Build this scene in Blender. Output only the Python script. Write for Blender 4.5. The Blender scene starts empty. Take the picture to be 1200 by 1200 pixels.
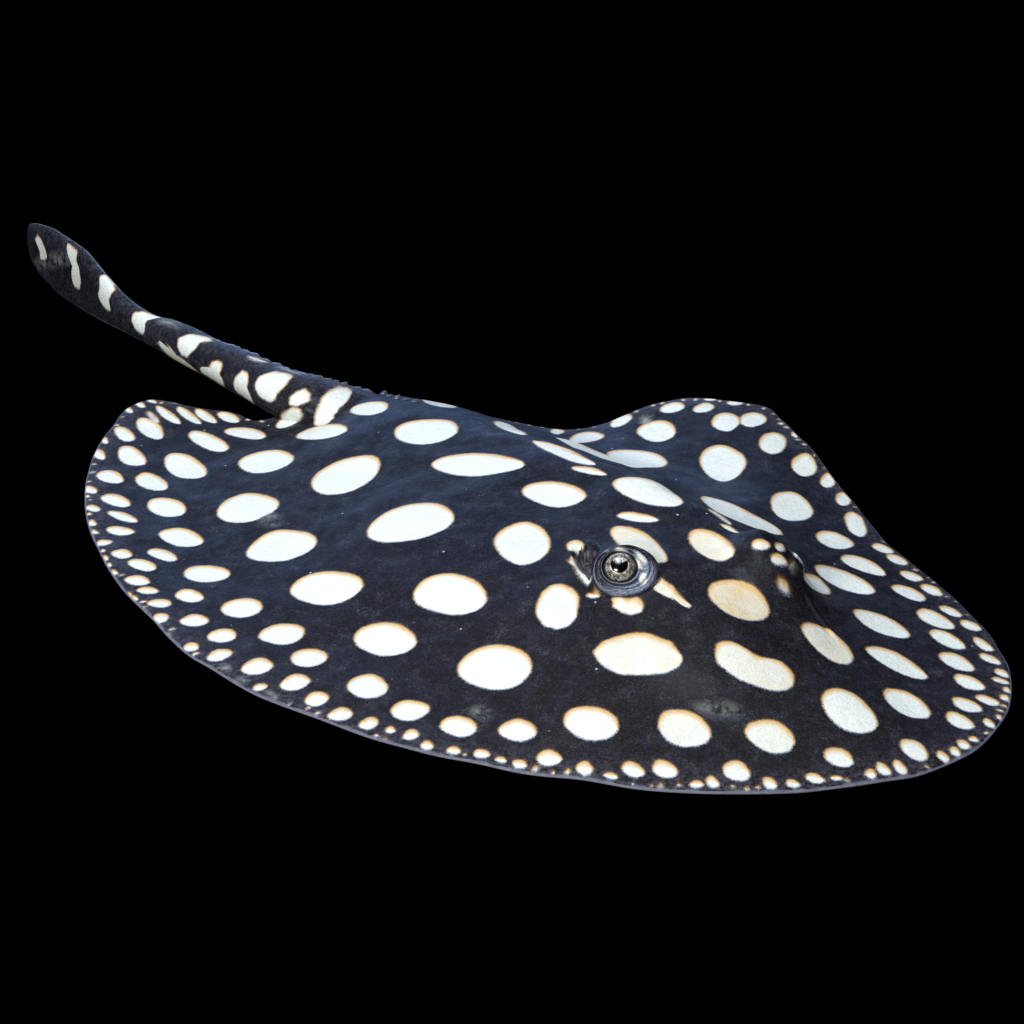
import bpy, math, random
import numpy as np
from mathutils import Vector, Matrix

# ------------------------------------------------------------------ camera, world, lamps
scene = bpy.context.scene
EL = math.radians(26.0); DIST = 1.36
cd = bpy.data.cameras.new('camera'); cam = bpy.data.objects.new('camera', cd)
scene.collection.objects.link(cam)
cam.location = (0, -DIST*math.cos(EL), DIST*math.sin(EL))
cam.rotation_euler = (math.pi/2-EL, 0, 0)
cd.sensor_width = 36; cd.lens = 2833.0/1200*36; cd.clip_start = .05; cd.clip_end = 50
scene.camera = cam
scene.view_settings.view_transform = 'Standard'; scene.view_settings.look = 'None'
scene.view_settings.exposure = 0; scene.view_settings.gamma = 1
w = bpy.data.worlds.new('World'); scene.world = w; w.use_nodes = True
w.node_tree.nodes['Background'].inputs[0].default_value = (0, 0, 0, 1)
w.node_tree.nodes['Background'].inputs[1].default_value = 0

def lamp(name, loc, aim, size, power, col, sizey=None):
    d = bpy.data.lights.new(name, 'AREA'); o = bpy.data.objects.new(name, d); scene.collection.objects.link(o)
    d.energy = power; d.color = col; d.size = size
    if sizey: d.shape = 'RECTANGLE'; d.size_y = sizey
    o.location = loc; o.rotation_euler = (Vector(aim)-Vector(loc)).to_track_quat('-Z', 'Y').to_euler()
    return o
lamp('overhead_softbox', (-.35, -.35, 1.9), (0, -.08, 0), 1.0, 42, (.84, .90, 1.0))
lamp('back_softbox', (-.3, 1.6, .42), (0, 0, .02), 1.6, 10, (.32, .52, 1.0), .4)
lamp('front_softbox', (-1.0, -1.75, 1.15), (-.05, -.05, 0), .50, 38, (1.0, .96, .90))

# outline of the disc: x, y (0.01 mm)
MARGIN=[(-14279,11073),(-15246,10438),(-16064,10945),(-16927,11841),(-18638,12358),(-20269,13039),(-21637,13563),(-22422,13532),(-23047,13108),(-23562,12299),(-23954,10357),(-24347,8810),(-24562,7200),(-24586,5390),(-24495,3509),(-24274,1805),(-23915,-205),(-23337,-2360),(-22684,-4145),(-22047,-5887),(-21183,-7982),(-20355,-9635),(-19310,-11344),(-18209,-13012),(-17356,-14550),(-16564,-15703),(-15329,-17096),(-13891,-18629),(-12635,-19880),(-11513,-20783),(-10194,-21754),(-8685,-22789),(-7836,-23340),(-6247,-24273),(-4724,-25116),(-3186,-25798),(-1704,-26398),(-197,-26918),(1768,-27508),(3523,-27946),(5457,-28453),(7386,-28777),(9317,-28957),(11257,-28957),(13097,-28813),(14608,-28526),(16088,-28236),(17634,-27800),(18668,-27434),(19756,-26770),(20881,-25949),(21820,-25116),(22720,-23886),(23489,-22552),(23997,-21351),(24424,-19715),(24615,-18461),(24682,-17182),(24536,-16057),(24344,-14731),(24020,-13560),(23305,-11248),(22594,-9819),(22125,-8750),(21032,-6859),(20546,-6044),(19955,-4598),(19357,-2684),(19008,-943),(18355,870),(17544,3219),(16625,5300),(16155,6532),(15638,7434),(15194,8580),(14370,8982),(12747,9491),(11420,9978),(10169,10211),(9146,10058),(7873,9857),(6597,9505),(5323,9156),(4311,9083),(3303,9282),(2041,9881),(411,10863),(-877,11627),(-2695,12398),(-4691,13308),(-6808,14095),(-8931,14624),(-10779,14757),(-12296,13995),(-13484,12587)]
# heights the skin passes through: x, y, z (0.01 mm)
RELIEF=[(-14279,11073,1000),(-16064,10945,1000),(-18638,12358,1000),(-21637,13563,1100),(-23047,13108,900),(-23954,10357,700),(-24562,7200,400),(-24495,3509,200),(-23915,-205,100),(-22684,-4145,100),(-21183,-7982,100),(-19310,-11344,100),(-17356,-14550,0),(-15329,-17096,0),(-12635,-19880,0),(-10194,-21754,0),(-7836,-23340,0),(-4724,-25116,0),(-1704,-26398,0),(1768,-27508,0),(5457,-28453,0),(9317,-28957,0),(13097,-28813,0),(16088,-28236,0),(18668,-27434,0),(20881,-25949,0),(22720,-23886,0),(23997,-21351,0),(24615,-18461,0),(24536,-16057,100),(24020,-13560,200),(22594,-9819,400),(21032,-6859,700),(19955,-4598,900),(19008,-943,1200),(17544,3219,1900),(16155,6532,2400),(15194,8580,2700),(12747,9491,2800),(10169,10211,2600),(7873,9857,2200),(5323,9156,1400),(3303,9282,900),(411,10863,700),(-2695,12398,700),(-6808,14095,700),(-10779,14757,700),(-13484,12587,900),(-7920,10959,2500),(-6586,9746,2800),(-4510,8163,3100),(-4910,3563,3400),(-2572,6210,3300),(-826,3726,3700),(575,1645,4100),(1891,-180,4400),(3274,-1643,4600),(4625,-3195,4800),(6165,-4939,5000),(7443,-6649,5100),(8686,-8424,5100),(9700,-9853,5100),(10908,-11346,5000),(12097,-12798,4800),(7044,-8320,5050),(4554,-5481,4700),(8764,-10751,5000),(10046,-13169,4600),(5538,-9431,4600),(2222,-6336,4200),(-1874,-1807,3800),(528,-10991,3600),(3959,-10618,4200),(4242,-15886,3500),(6739,-16644,3900),(11154,-17343,3700),(8479,-15586,4300),(11719,-21834,2500),(6066,-20852,2600),(9029,-20341,3300),(2148,-17023,3100),(-785,-20336,1600),(-3139,-14543,2500),(-5424,-7388,3000),(7980,-25010,1100),(12003,-25599,900),(3718,-24779,1100),(280,-24733,700),(10564,-27838,300),(5494,-27472,300),(-9312,283,2200),(-9580,-11528,1300),(-6352,-16444,1000),(-7014,-20245,500),(-4899,-22428,400),(-12440,-6134,1000),(-14696,-1401,1000),(-14138,4054,1300),(-18941,4862,600),(-18074,-3910,400),(-16236,-8166,400),(-11647,-15097,500),(-12699,-17791,200),(-11032,6351,2100),(-7971,7123,2900),(-10047,8094,2200),(-12155,9056,1500),(-15750,8339,1100),(-17908,7679,900),(-21614,9756,800),(-22279,6382,500),(-21255,-615,300),(-19899,-8664,200),(-847,6939,2600),(587,4474,3100),(1932,2617,3400),(3344,1010,3600),(4720,-685,3800),(6287,-2571,4000),(7585,-4421,4100),(8852,-6232,4100),(9878,-7792,4100),(11108,-9316,4000),(12304,-10903,3900),(1998,7021,1800),(3463,5605,2000),(4885,3736,2200),(6509,1773,2300),(8126,532,2400),(9400,-1900,2600),(11112,-4057,2700),(12339,-5953,2700),(13529,-7903,2600),(14844,-10480,2400),(4355,7202,1500),(6449,8378,1800),(8461,6594,2100),(9469,8662,2500),(11929,1990,2200),(12410,6467,2700),(14031,6836,2700),(14913,4020,2500),(16566,2292,1900),(17805,1096,1500),(15275,-3150,1900),(14203,-1066,2100),(17319,-6215,1400),(18720,-3948,1200),(19901,-6343,900),(18503,-8828,1200),(17282,-10957,1400),(15397,-11723,1900),(20655,-10960,700),(18679,-15117,1100),(21652,-13473,500),(21908,-15450,400),(18927,-18598,900),(22088,-17539,300),(18893,-22126,600),(15859,-23855,1200),(21916,-21609,200),(15131,-26595,400),(18729,-25832,300),(13982,-16300,3000),(15014,-18782,2200),(15647,-18920,1800),(16643,-19481,1400),(13299,-23506,1600)]
BUMPS=[(0.05796, -0.14832, 0.021, 0.018, 0.008, 2.2), (0.131, -0.14501, 0.0165, 0.0165, 0.015, 2.6)]
# pale spots on the disc: centre, two half axes (0.01 mm), tint, strength, 24 radii (%)
SPOTS=[
(-20741,11403,-837,1254,-321,-214,0.08,1.0,102,101,98,98,100,103,106,107,102,99,98,99,101,101,100,100,99,98,97,96,94,94,98,101),
(-19488,11337,-839,1289,-314,-204,0.08,1.0,97,96,98,101,104,104,104,104,101,100,99,99,99,99,99,98,96,95,97,101,102,102,102,100),
(-18450,11225,-715,1108,-336,-217,0.08,1.0,100,98,97,97,100,104,105,105,102,99,98,99,100,100,99,98,98,99,99,100,100,100,100,100),
(-17048,10954,-644,843,-386,-295,0.08,1.0,100,101,101,99,98,96,95,96,99,100,100,100,99,98,98,101,104,106,105,103,102,99,98,100),
(-21631,9746,-776,1380,-572,-322,0.08,1.0,100,101,100,98,97,96,96,97,99,98,99,100,100,99,97,97,100,104,107,108,105,100,98,98),
(-21612,11155,-421,790,-231,-123,0.08,0.75,103,101,99,97,99,102,105,107,105,103,101,100,99,99,100,100,100,98,95,94,93,95,99,103),
(-23074,9200,-601,1034,-429,-249,0.08,1.0,101,102,102,98,95,95,99,104,108,105,101,98,97,98,100,101,100,98,98,99,100,99,98,100),
(-17885,7683,-1212,1500,-522,-422,0.08,1.0,101,101,101,100,98,97,98,101,102,101,100,98,98,100,102,102,101,99,98,99,100,100,100,100),
(-15765,8315,-1229,813,-413,-624,0.08,1.0,98,100,101,99,95,90,88,90,94,99,103,105,102,98,98,100,104,108,110,109,105,100,97,97),
(-22245,6408,-727,1237,-609,-358,0.08,1.0,102,102,100,97,98,101,104,106,106,103,99,99,100,102,101,99,97,95,94,95,97,99,100,101),
(-18918,4803,-1158,1728,-787,-527,0.08,1.0,100,99,97,97,99,103,104,104,104,100,98,98,99,100,100,99,99,99,100,100,101,100,99,100),
(-14135,3965,-1497,857,-682,-1191,0.08,1.0,103,102,100,97,96,97,99,100,100,99,97,98,99,100,101,100,100,101,102,101,101,100,100,102),
(-24277,6941,-358,717,-314,-157,0.08,1.0,97,98,100,100,100,100,99,97,97,96,96,99,102,101,99,98,98,101,105,107,108,103,99,97),
(-23183,3997,-735,817,-458,-412,0.08,1.0,98,98,99,101,102,103,103,101,99,97,97,100,102,102,100,98,97,98,100,102,103,102,99,98),
(-20645,3099,-882,1155,-588,-449,0.08,1.0,98,96,97,100,102,101,99,97,97,99,100,102,103,101,99,97,97,97,99,102,104,105,103,100),
(-14672,-1376,-1438,1161,-1011,-1252,0.08,1.0,99,97,97,100,104,104,103,101,100,101,99,99,100,101,102,100,96,92,91,93,99,106,106,103),
(-24161,2578,-460,451,-248,-253,0.08,1.0,102,101,100,98,96,94,94,96,100,102,102,101,100,98,98,100,103,105,104,101,101,99,100,101),
(-22427,1088,-861,802,-374,-401,0.08,1.0,96,99,102,103,101,96,94,94,97,99,101,100,100,100,100,100,101,102,104,106,105,102,98,96),
(-19359,-310,-1013,1066,-631,-599,0.08,1.0,104,103,100,97,97,97,98,100,101,101,100,99,99,99,99,100,101,102,101,99,99,99,100,102),
(-23600,211,-411,457,-259,-232,0.08,1.0,95,96,100,102,100,97,95,95,98,101,102,101,99,98,98,99,100,102,103,105,107,105,100,96),
(-21728,-1056,-911,808,-270,-305,0.08,1.0,100,101,101,100,100,99,98,98,96,96,98,101,101,100,98,98,100,103,105,106,102,99,98,99),
(-23360,-1578,-223,362,-205,-127,0.08,1.0,99,97,96,98,101,103,103,103,103,104,102,100,99,99,100,100,99,95,93,94,97,103,105,103),
(-21621,-2729,-814,453,-228,-410,0.08,1.0,103,101,98,96,96,100,104,106,104,99,96,97,99,102,102,100,97,96,97,99,100,100,101,103),
(-18082,-3979,-1210,856,-492,-696,0.08,1.0,98,101,101,99,96,95,96,99,101,101,101,101,101,100,98,97,98,100,105,107,106,101,97,96),
(-23112,-2588,-274,250,-130,-142,0.08,1.0,96,98,102,102,101,99,98,99,101,100,100,101,102,102,101,97,95,94,97,102,106,103,100,97),
(-22351,-3987,-482,136,-104,-370,0.08,1.0,99,98,99,99,100,101,103,104,102,97,94,94,96,100,103,102,99,97,98,101,104,104,102,100),
(-12386,-6250,-1790,856,-715,-1495,0.08,1.0,94,96,100,105,106,104,101,99,100,98,98,100,101,102,100,97,95,95,97,101,105,104,99,95),
(-21139,-5498,-565,379,-261,-389,0.08,1.0,99,101,102,99,96,95,96,99,102,101,100,100,99,99,99,99,101,104,106,106,104,98,95,96),
(-18888,-5857,-812,748,-345,-375,0.08,1.0,97,100,102,103,99,96,94,96,98,100,101,101,101,101,100,100,99,99,102,105,105,103,99,97),
(-22249,-4974,-104,180,-130,-75,0.08,1.0,98,95,95,97,101,103,101,100,99,100,103,103,102,101,101,100,99,97,95,96,99,103,106,103),
(-21986,-5783,-160,309,-152,-79,0.08,1.0,102,102,101,98,96,95,95,97,100,103,102,101,100,98,97,97,99,103,104,103,102,100,99,100),
(-21667,-6591,-140,276,-136,-69,0.08,1.0,99,98,98,99,99,99,97,96,96,98,99,102,103,102,99,97,97,99,102,104,106,105,102,100),
(-21258,-7555,-219,324,-151,-102,0.08,1.0,102,100,98,97,98,100,102,104,106,104,101,99,98,97,98,100,100,100,98,97,98,99,100,102),
(-20120,-10026,-89,251,-165,-58,0.08,1.0,96,97,98,100,101,100,99,98,97,97,98,101,101,102,102,100,98,98,100,104,105,104,102,99),
(-19770,-10447,-216,286,-140,-106,0.08,1.0,101,103,103,98,94,92,94,99,104,104,101,98,97,98,100,101,101,101,101,102,104,100,99,99),
(-23706,-499,-164,148,-109,-121,0.08,1.0,103,102,100,96,94,95,98,101,104,104,100,97,97,97,99,100,101,102,102,102,102,101,100,101),
(-24164,1840,-104,195,-141,-75,0.08,1.0,97,97,100,101,101,98,94,94,96,100,104,104,101,98,97,98,99,101,102,103,105,104,103,100),
(-19844,-6970,-793,697,-350,-398,0.08,1.0,100,100,99,98,97,96,98,101,104,103,101,97,94,95,99,103,105,104,102,101,100,100,100,100),
(-16217,-8221,-1257,610,-391,-806,0.08,1.0,100,97,96,99,102,104,104,103,100,98,97,98,98,99,99,99,98,98,98,100,101,103,103,102),
(-19858,-8697,-668,357,-234,-438,0.08,1.0,102,103,101,99,97,96,97,99,100,100,101,102,102,101,98,98,99,102,104,103,100,97,97,99),
(-19157,-9759,-594,163,-94,-342,0.08,1.0,100,101,101,102,103,102,101,100,98,99,102,103,103,100,96,94,95,97,100,102,100,99,99,99),
(-16868,-10496,-716,525,-329,-449,0.08,1.0,96,97,100,103,103,101,99,98,100,100,101,102,102,102,100,97,95,94,96,101,105,104,101,98),
(-18367,-11098,-662,117,-80,-451,0.08,1.0,100,99,98,96,95,96,100,104,104,101,98,95,96,99,102,104,103,102,102,102,101,100,100,99),
(-13953,-12260,-1081,435,-327,-812,0.08,1.0,102,99,96,95,95,97,100,102,102,101,100,99,98,98,99,101,102,103,103,102,101,100,101,102),
(-18124,-12621,4,500,-448,3,0.08,1.0,99,102,103,104,104,101,97,95,95,97,99,100,101,103,100,98,97,97,98,100,102,102,101,99),
(-16314,-13017,-732,318,-250,-574,0.08,1.0,94,98,102,103,102,99,99,101,102,102,102,101,101,100,99,97,96,98,101,105,105,100,96,93),
(-14716,-14679,-754,137,-112,-617,0.08,1.0,99,101,101,100,98,96,97,100,102,103,102,100,98,98,100,103,104,103,102,101,98,96,97,97),
(-11636,-15116,-1176,361,-282,-918,0.08,1.0,101,100,99,96,95,95,99,103,104,102,98,96,96,98,102,102,101,100,100,102,103,102,102,101),
(-9585,-11534,-1815,1007,-658,-1185,0.08,1.0,102,102,102,101,100,99,100,103,102,99,96,95,96,100,102,101,97,95,95,98,102,104,104,103),
(-16176,-15541,-355,235,-207,-314,0.08,1.0,99,100,100,100,99,96,95,97,101,104,102,99,96,95,97,101,105,104,103,102,101,101,100,99),
(-14655,-16498,-582,-340,296,-507,0.08,1.0,101,102,101,101,101,102,99,97,97,98,100,101,99,96,95,96,101,107,106,104,100,97,97,99),
(-12635,-17811,-811,-14,12,-712,0.08,1.0,101,102,101,100,100,101,102,102,101,101,101,102,99,96,95,96,100,104,105,102,97,94,94,98),
(-10094,-17387,-888,364,-322,-785,0.08,1.0,103,100,97,97,98,100,101,101,100,98,97,97,98,100,101,102,102,100,98,98,99,101,104,104),
(-12346,-19565,-371,-45,38,-313,0.08,1.0,98,97,97,100,101,101,100,98,96,97,99,100,101,101,100,99,98,98,100,102,104,105,104,101),
(-10613,-19464,-735,-136,122,-663,0.08,1.0,103,103,103,102,101,101,101,99,99,100,102,102,100,97,95,96,100,103,105,100,96,94,96,99),
(-9458,-20959,-607,21,-21,-588,0.08,1.0,98,99,99,100,100,102,104,103,99,96,95,97,101,102,100,97,95,97,101,105,105,103,101,99),
(-14316,-17773,-150,280,-210,-113,0.08,0.35,101,97,95,95,99,102,104,104,102,101,102,101,100,100,100,100,100,98,96,95,96,100,104,104),
(-13241,-18816,-164,174,-137,-129,0.08,0.3,100,100,100,100,98,96,94,94,97,103,104,103,100,98,96,98,101,103,103,102,102,103,101,100),
(-17485,-14219,-79,148,-108,-57,0.08,0.5,101,102,102,100,98,97,95,95,96,98,102,104,102,100,98,97,98,102,104,104,102,100,101,101),
(-11538,-20498,-82,121,-96,-65,0.08,0.5,97,99,101,102,100,97,95,95,97,100,102,102,102,102,101,100,98,98,100,102,104,104,100,97),
(-11895,-20174,-183,192,-98,-93,0.08,0.4,100,98,97,99,101,103,105,106,105,103,99,97,97,97,99,100,99,97,95,96,98,100,102,102),
(-8230,-22288,-591,-152,136,-530,0.08,1.0,104,101,98,96,97,100,103,103,103,102,102,101,99,97,97,98,101,103,102,97,95,95,98,102),
(-6836,-23099,334,392,-336,286,0.08,1.0,102,102,101,100,98,95,96,99,102,103,101,97,96,96,99,102,104,102,100,100,100,100,101,101),
(-5769,-23694,-62,305,-254,-52,0.08,1.0,101,97,97,98,99,101,100,99,98,98,98,100,102,103,104,104,102,99,96,96,98,101,103,103),
(-4774,-24223,67,420,-393,63,0.08,1.0,101,101,101,99,98,98,99,100,102,103,102,100,99,98,100,102,104,104,102,98,95,95,96,98),
(-3987,-25079,-241,260,-208,-193,0.08,1.0,96,95,97,100,102,101,98,97,98,101,103,104,102,100,98,97,98,99,100,102,104,104,102,98),
(-2736,-25572,-331,177,-135,-252,0.08,1.0,100,101,100,99,97,97,99,100,101,101,102,103,102,99,96,96,98,102,104,105,102,98,96,98),
(-1405,-25977,-394,175,-122,-275,0.08,1.0,98,96,98,101,105,106,105,104,100,98,98,98,99,99,98,98,97,96,97,100,101,103,103,101),
(-518,-26432,-268,109,-73,-179,0.08,1.0,100,100,100,99,98,97,97,99,100,102,104,103,101,98,97,98,101,103,104,103,99,98,98,99),
(354,-26734,-355,151,-103,-242,0.08,1.0,102,98,96,95,97,100,103,103,100,98,97,96,97,98,100,103,104,104,103,100,98,99,101,103),
(1723,-26516,-563,247,-194,-441,0.08,1.0,99,101,102,102,103,103,103,102,98,97,99,102,104,102,98,95,95,97,100,103,100,98,97,97),
(-4870,-22449,-916,349,-260,-683,0.08,1.0,101,101,100,99,98,100,101,103,101,97,95,95,98,102,103,101,97,95,96,100,103,103,102,102),
(-2530,-24046,-839,454,-312,-576,0.08,1.0,101,101,101,98,96,95,96,100,103,102,100,98,97,98,101,102,102,101,100,101,101,101,101,101),
(268,-24713,-862,412,-298,-623,0.08,1.0,97,101,102,101,99,98,99,102,102,101,100,100,99,99,99,99,99,100,103,106,103,98,95,94),
(-7022,-20236,-807,815,-655,-648,0.08,1.0,96,97,99,100,101,101,101,101,101,101,100,101,102,102,100,96,94,96,99,102,105,104,100,97),
(-6335,-16580,-1485,1169,-693,-881,0.08,1.0,99,99,99,100,101,101,101,102,101,100,99,99,99,100,99,98,97,97,100,103,104,102,100,99),
(-3128,-14422,-1647,1481,-922,-1025,0.08,1.0,97,97,100,102,103,102,99,98,99,99,100,102,102,101,100,99,98,98,98,100,103,102,100,98),
(-815,-20345,-1705,934,-693,-1266,0.08,1.0,98,99,101,101,99,97,97,99,102,103,102,99,97,97,98,101,102,102,103,103,103,101,98,97),
(-6422,-23996,-95,92,-77,-80,0.08,1.0,104,103,101,98,96,97,98,99,101,102,100,99,98,98,99,100,102,103,101,99,98,99,100,103),
(-6006,-24290,-95,88,-76,-82,0.08,0.6,94,97,101,102,101,99,98,98,100,102,101,101,101,102,101,99,98,99,101,103,105,102,96,93),
(-4907,3544,-1554,1337,-1037,-1205,0.08,1.0,102,103,100,96,94,94,95,97,99,100,100,101,101,101,100,101,103,106,106,103,99,97,97,100),
(-9292,160,945,1881,-1717,862,0.08,1.0,101,98,98,100,101,104,104,102,100,97,96,96,96,97,100,102,101,100,98,97,99,102,104,104),
(-5384,-7195,-2340,419,-348,-1942,0.08,1.0,98,99,101,102,102,100,99,101,102,102,103,102,100,97,96,96,97,98,100,103,102,101,99,98),
(-11080,6518,-1489,898,-545,-903,0.08,1.0,95,96,100,104,105,102,99,99,99,100,102,102,101,98,95,93,92,94,99,105,108,106,101,96),
(-13184,10451,542,1663,-693,226,0.08,1.0,99,103,105,104,99,94,93,94,98,101,102,100,98,96,97,99,102,105,107,106,102,97,94,95),
(-8408,8365,-938,1057,-757,-671,0.08,1.0,104,103,100,96,94,94,95,97,101,104,103,101,98,96,95,97,103,108,109,103,98,97,97,101),
(-11091,9129,59,1578,-653,24,0.08,1.0,99,98,99,100,100,100,100,100,100,99,98,97,98,100,102,102,99,97,98,99,102,104,103,102),
(-1886,-1910,-2446,1413,-597,-1033,0.08,1.0,99,102,103,102,101,99,98,99,97,96,98,101,103,102,97,94,94,99,105,108,104,99,97,97),
(2220,-6441,-1584,1105,-630,-903,0.08,1.0,100,101,101,99,97,96,98,101,102,100,96,95,97,100,102,104,105,104,102,101,100,98,98,99),
(2848,-2140,-1652,2026,-426,-348,0.08,1.0,103,101,99,99,102,107,111,110,103,98,96,96,98,97,94,91,92,95,98,101,101,98,100,102),
(-104,3460,-709,2377,-633,-189,0.08,0.9,95,91,92,97,105,109,102,93,87,86,87,91,97,103,102,95,92,93,97,107,115,117,111,102),
(4118,-4696,-901,674,-198,-264,0.08,1.0,100,101,100,96,92,87,83,80,80,84,97,107,103,98,97,98,105,114,121,117,109,102,99,99),
(4381,1234,-1456,3654,-1256,-501,0.08,1.0,95,105,99,83,72,69,71,78,93,114,121,117,104,94,92,94,103,116,121,103,90,83,82,86),
(7088,1958,17,2401,-1730,12,0.08,1.0,99,104,111,116,113,105,97,94,97,107,126,113,87,74,70,72,78,89,99,100,97,95,94,96),
(4335,6005,690,1907,-816,295,0.08,1.0,87,93,105,123,133,126,113,104,99,99,103,109,110,91,75,67,64,66,75,92,102,96,89,86),
(2678,8090,71,1485,-448,21,0.08,1.0,94,100,106,112,111,106,100,99,101,105,109,109,104,95,87,82,82,87,96,103,102,97,93,92),
(6451,8807,348,818,-585,249,0.08,1.0,94,97,103,108,109,107,103,100,98,99,102,105,104,100,96,93,93,95,98,101,100,98,95,94),
(8414,6494,-657,1200,-930,-509,0.08,1.0,97,100,102,102,100,97,96,98,101,103,102,100,98,98,98,98,98,100,102,104,104,103,100,97),
(7915,8094,68,535,-323,41,0.08,0.4,96,99,105,106,105,103,100,98,98,98,98,98,99,100,102,99,97,96,97,99,102,102,100,97),
(9474,8924,-702,-269,256,-670,0.08,1.0,98,96,95,96,98,101,102,104,104,102,100,98,98,101,103,104,103,99,96,96,98,100,102,100),
(11281,8451,472,620,-444,338,0.08,1.0,98,102,103,102,98,94,94,96,100,101,100,99,98,98,99,102,104,105,106,106,103,99,96,96),
(12446,6509,184,1175,-840,132,0.08,1.0,101,102,102,102,101,101,101,99,97,95,96,99,103,105,103,98,95,94,97,100,103,103,101,100),
(14047,6839,452,982,-688,317,0.08,1.0,97,98,101,102,104,105,104,102,98,97,99,100,102,102,101,96,95,96,98,100,101,101,99,98),
(11931,1765,36,2197,-1319,22,0.08,1.0,99,102,105,108,107,104,99,95,94,97,103,108,105,97,92,90,91,96,101,103,100,96,95,97),
(14955,4116,326,1295,-784,198,0.08,0.95,103,101,99,100,100,100,100,99,99,98,98,98,100,102,101,100,98,96,95,97,101,104,105,104),
(11752,9654,-394,69,-46,-260,0.08,1.0,98,101,102,102,103,103,104,102,99,97,98,100,101,101,97,95,95,98,103,105,102,99,96,96),
(13177,9098,-508,-47,34,-368,0.08,1.0,99,98,98,100,103,104,101,96,94,96,99,102,102,100,97,95,97,100,102,102,102,103,103,101),
(16573,2219,310,1139,-698,190,0.08,1.0,105,100,96,93,94,98,101,101,100,98,98,101,104,103,101,100,100,101,101,99,98,99,101,105),
(17794,1054,245,812,-416,125,0.08,1.0,102,102,100,98,97,98,98,98,99,100,101,102,102,102,101,101,102,102,101,98,97,97,100,101),
(18437,-945,181,922,-453,89,0.08,1.0,100,103,105,105,103,100,98,98,99,100,102,103,103,100,97,96,96,98,100,102,100,97,95,96),
(18743,-3907,-9,1388,-626,-4,0.08,1.0,106,104,103,102,100,96,91,94,98,102,102,103,106,105,103,102,100,94,87,93,100,106,104,104),
(15293,-3150,360,1819,-1174,232,0.08,1.0,103,102,102,104,103,101,98,96,98,101,105,107,104,97,94,94,96,99,101,99,96,96,97,100),
(17315,-6333,-1034,-22,21,-1012,0.08,1.0,99,98,99,100,103,106,102,98,94,92,94,98,102,102,101,98,98,101,102,102,103,102,101,101),
(19908,-6335,-446,481,-378,-350,0.08,1.0,98,97,98,99,101,102,103,105,105,102,99,97,98,100,101,100,97,94,94,97,102,103,103,101),
(20539,-7422,-481,423,-337,-383,0.08,1.0,103,101,98,97,99,102,105,105,102,98,96,96,97,98,100,100,101,101,100,99,98,98,100,103),
(18508,-8786,-1112,617,-380,-685,0.08,1.0,96,97,99,103,105,105,102,99,97,98,101,104,102,98,94,93,95,98,101,103,103,102,100,98),
(21073,-9071,-576,268,-211,-455,0.08,1.0,102,101,99,97,97,100,103,104,101,96,94,95,98,101,102,101,101,101,101,101,100,99,100,101),
(21953,-10243,-449,466,-335,-322,0.08,1.0,100,101,101,99,98,97,97,97,97,98,99,101,100,98,97,98,102,106,108,107,102,98,97,98),
(17271,-10949,-1466,748,-421,-825,0.08,1.0,100,100,99,96,93,94,97,98,99,99,100,100,100,99,100,101,104,105,106,105,102,100,99,99),
(15507,-13006,472,2079,-678,154,0.08,1.0,87,92,101,114,123,109,97,94,97,107,119,104,89,76,68,65,69,82,103,108,99,91,86,85),
(20638,-11025,-785,573,-418,-573,0.08,1.0,100,101,100,98,95,93,95,99,101,102,102,100,97,97,98,101,103,104,104,104,102,101,100,100),
(22621,-12372,-468,507,-328,-303,0.08,1.0,96,99,101,100,98,97,97,99,100,99,100,101,102,101,99,97,96,99,104,108,107,102,98,95),
(21643,-13504,-730,849,-546,-469,0.08,1.0,97,96,98,102,103,103,101,99,98,98,99,101,102,102,102,99,96,95,96,100,103,103,102,99),
(23418,-13761,-368,545,-378,-255,0.08,1.0,102,101,98,97,99,101,103,105,105,102,100,98,96,96,97,99,101,100,99,99,98,98,100,102),
(18656,-15096,-1279,810,-555,-876,0.08,1.0,102,102,101,100,99,99,99,98,96,96,98,100,100,99,98,98,100,102,104,103,100,99,100,101),
(18906,-18636,-1385,876,-434,-686,0.08,1.0,96,100,103,101,98,96,96,96,97,98,100,102,101,100,97,96,99,103,109,111,106,99,95,93),
(21929,-15486,-713,752,-475,-450,0.08,1.0,99,99,100,100,101,102,103,105,103,99,97,98,100,103,102,99,95,93,94,98,101,102,102,101),
(23763,-15541,-359,589,-315,-192,0.08,1.0,101,102,100,98,96,97,101,106,107,104,99,97,97,99,101,100,98,97,97,99,100,100,99,100),
(22065,-17602,-617,810,-560,-427,0.08,1.0,97,99,102,103,101,98,97,97,97,96,97,100,103,103,102,99,97,98,102,106,106,102,97,95),
(23865,-16928,-410,501,-290,-238,0.08,1.0,99,99,99,100,102,103,102,100,96,95,97,101,103,103,100,97,96,98,100,103,102,100,100,99),
(22381,-19501,-629,565,-375,-418,0.08,1.0,101,100,98,98,100,104,106,107,101,97,96,97,100,101,100,99,98,98,99,101,99,98,100,101),
(24224,-18245,-246,370,-289,-192,0.08,1.0,99,99,100,100,99,98,96,95,97,99,101,103,103,100,98,97,98,101,103,104,105,102,100,100),
(24023,-19038,-428,184,-117,-272,0.08,1.0,95,97,100,104,105,103,102,100,99,100,101,101,100,99,97,97,97,98,101,103,102,101,99,96),
(24226,-19890,-120,293,-242,-99,0.08,1.0,102,101,99,97,98,101,103,105,105,102,99,98,98,100,101,101,101,100,98,96,96,97,98,100),
(23955,-20657,-160,287,-231,-128,0.08,1.0,99,101,101,100,98,96,96,97,98,99,100,101,102,102,99,96,96,99,103,106,106,103,99,98),
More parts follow.
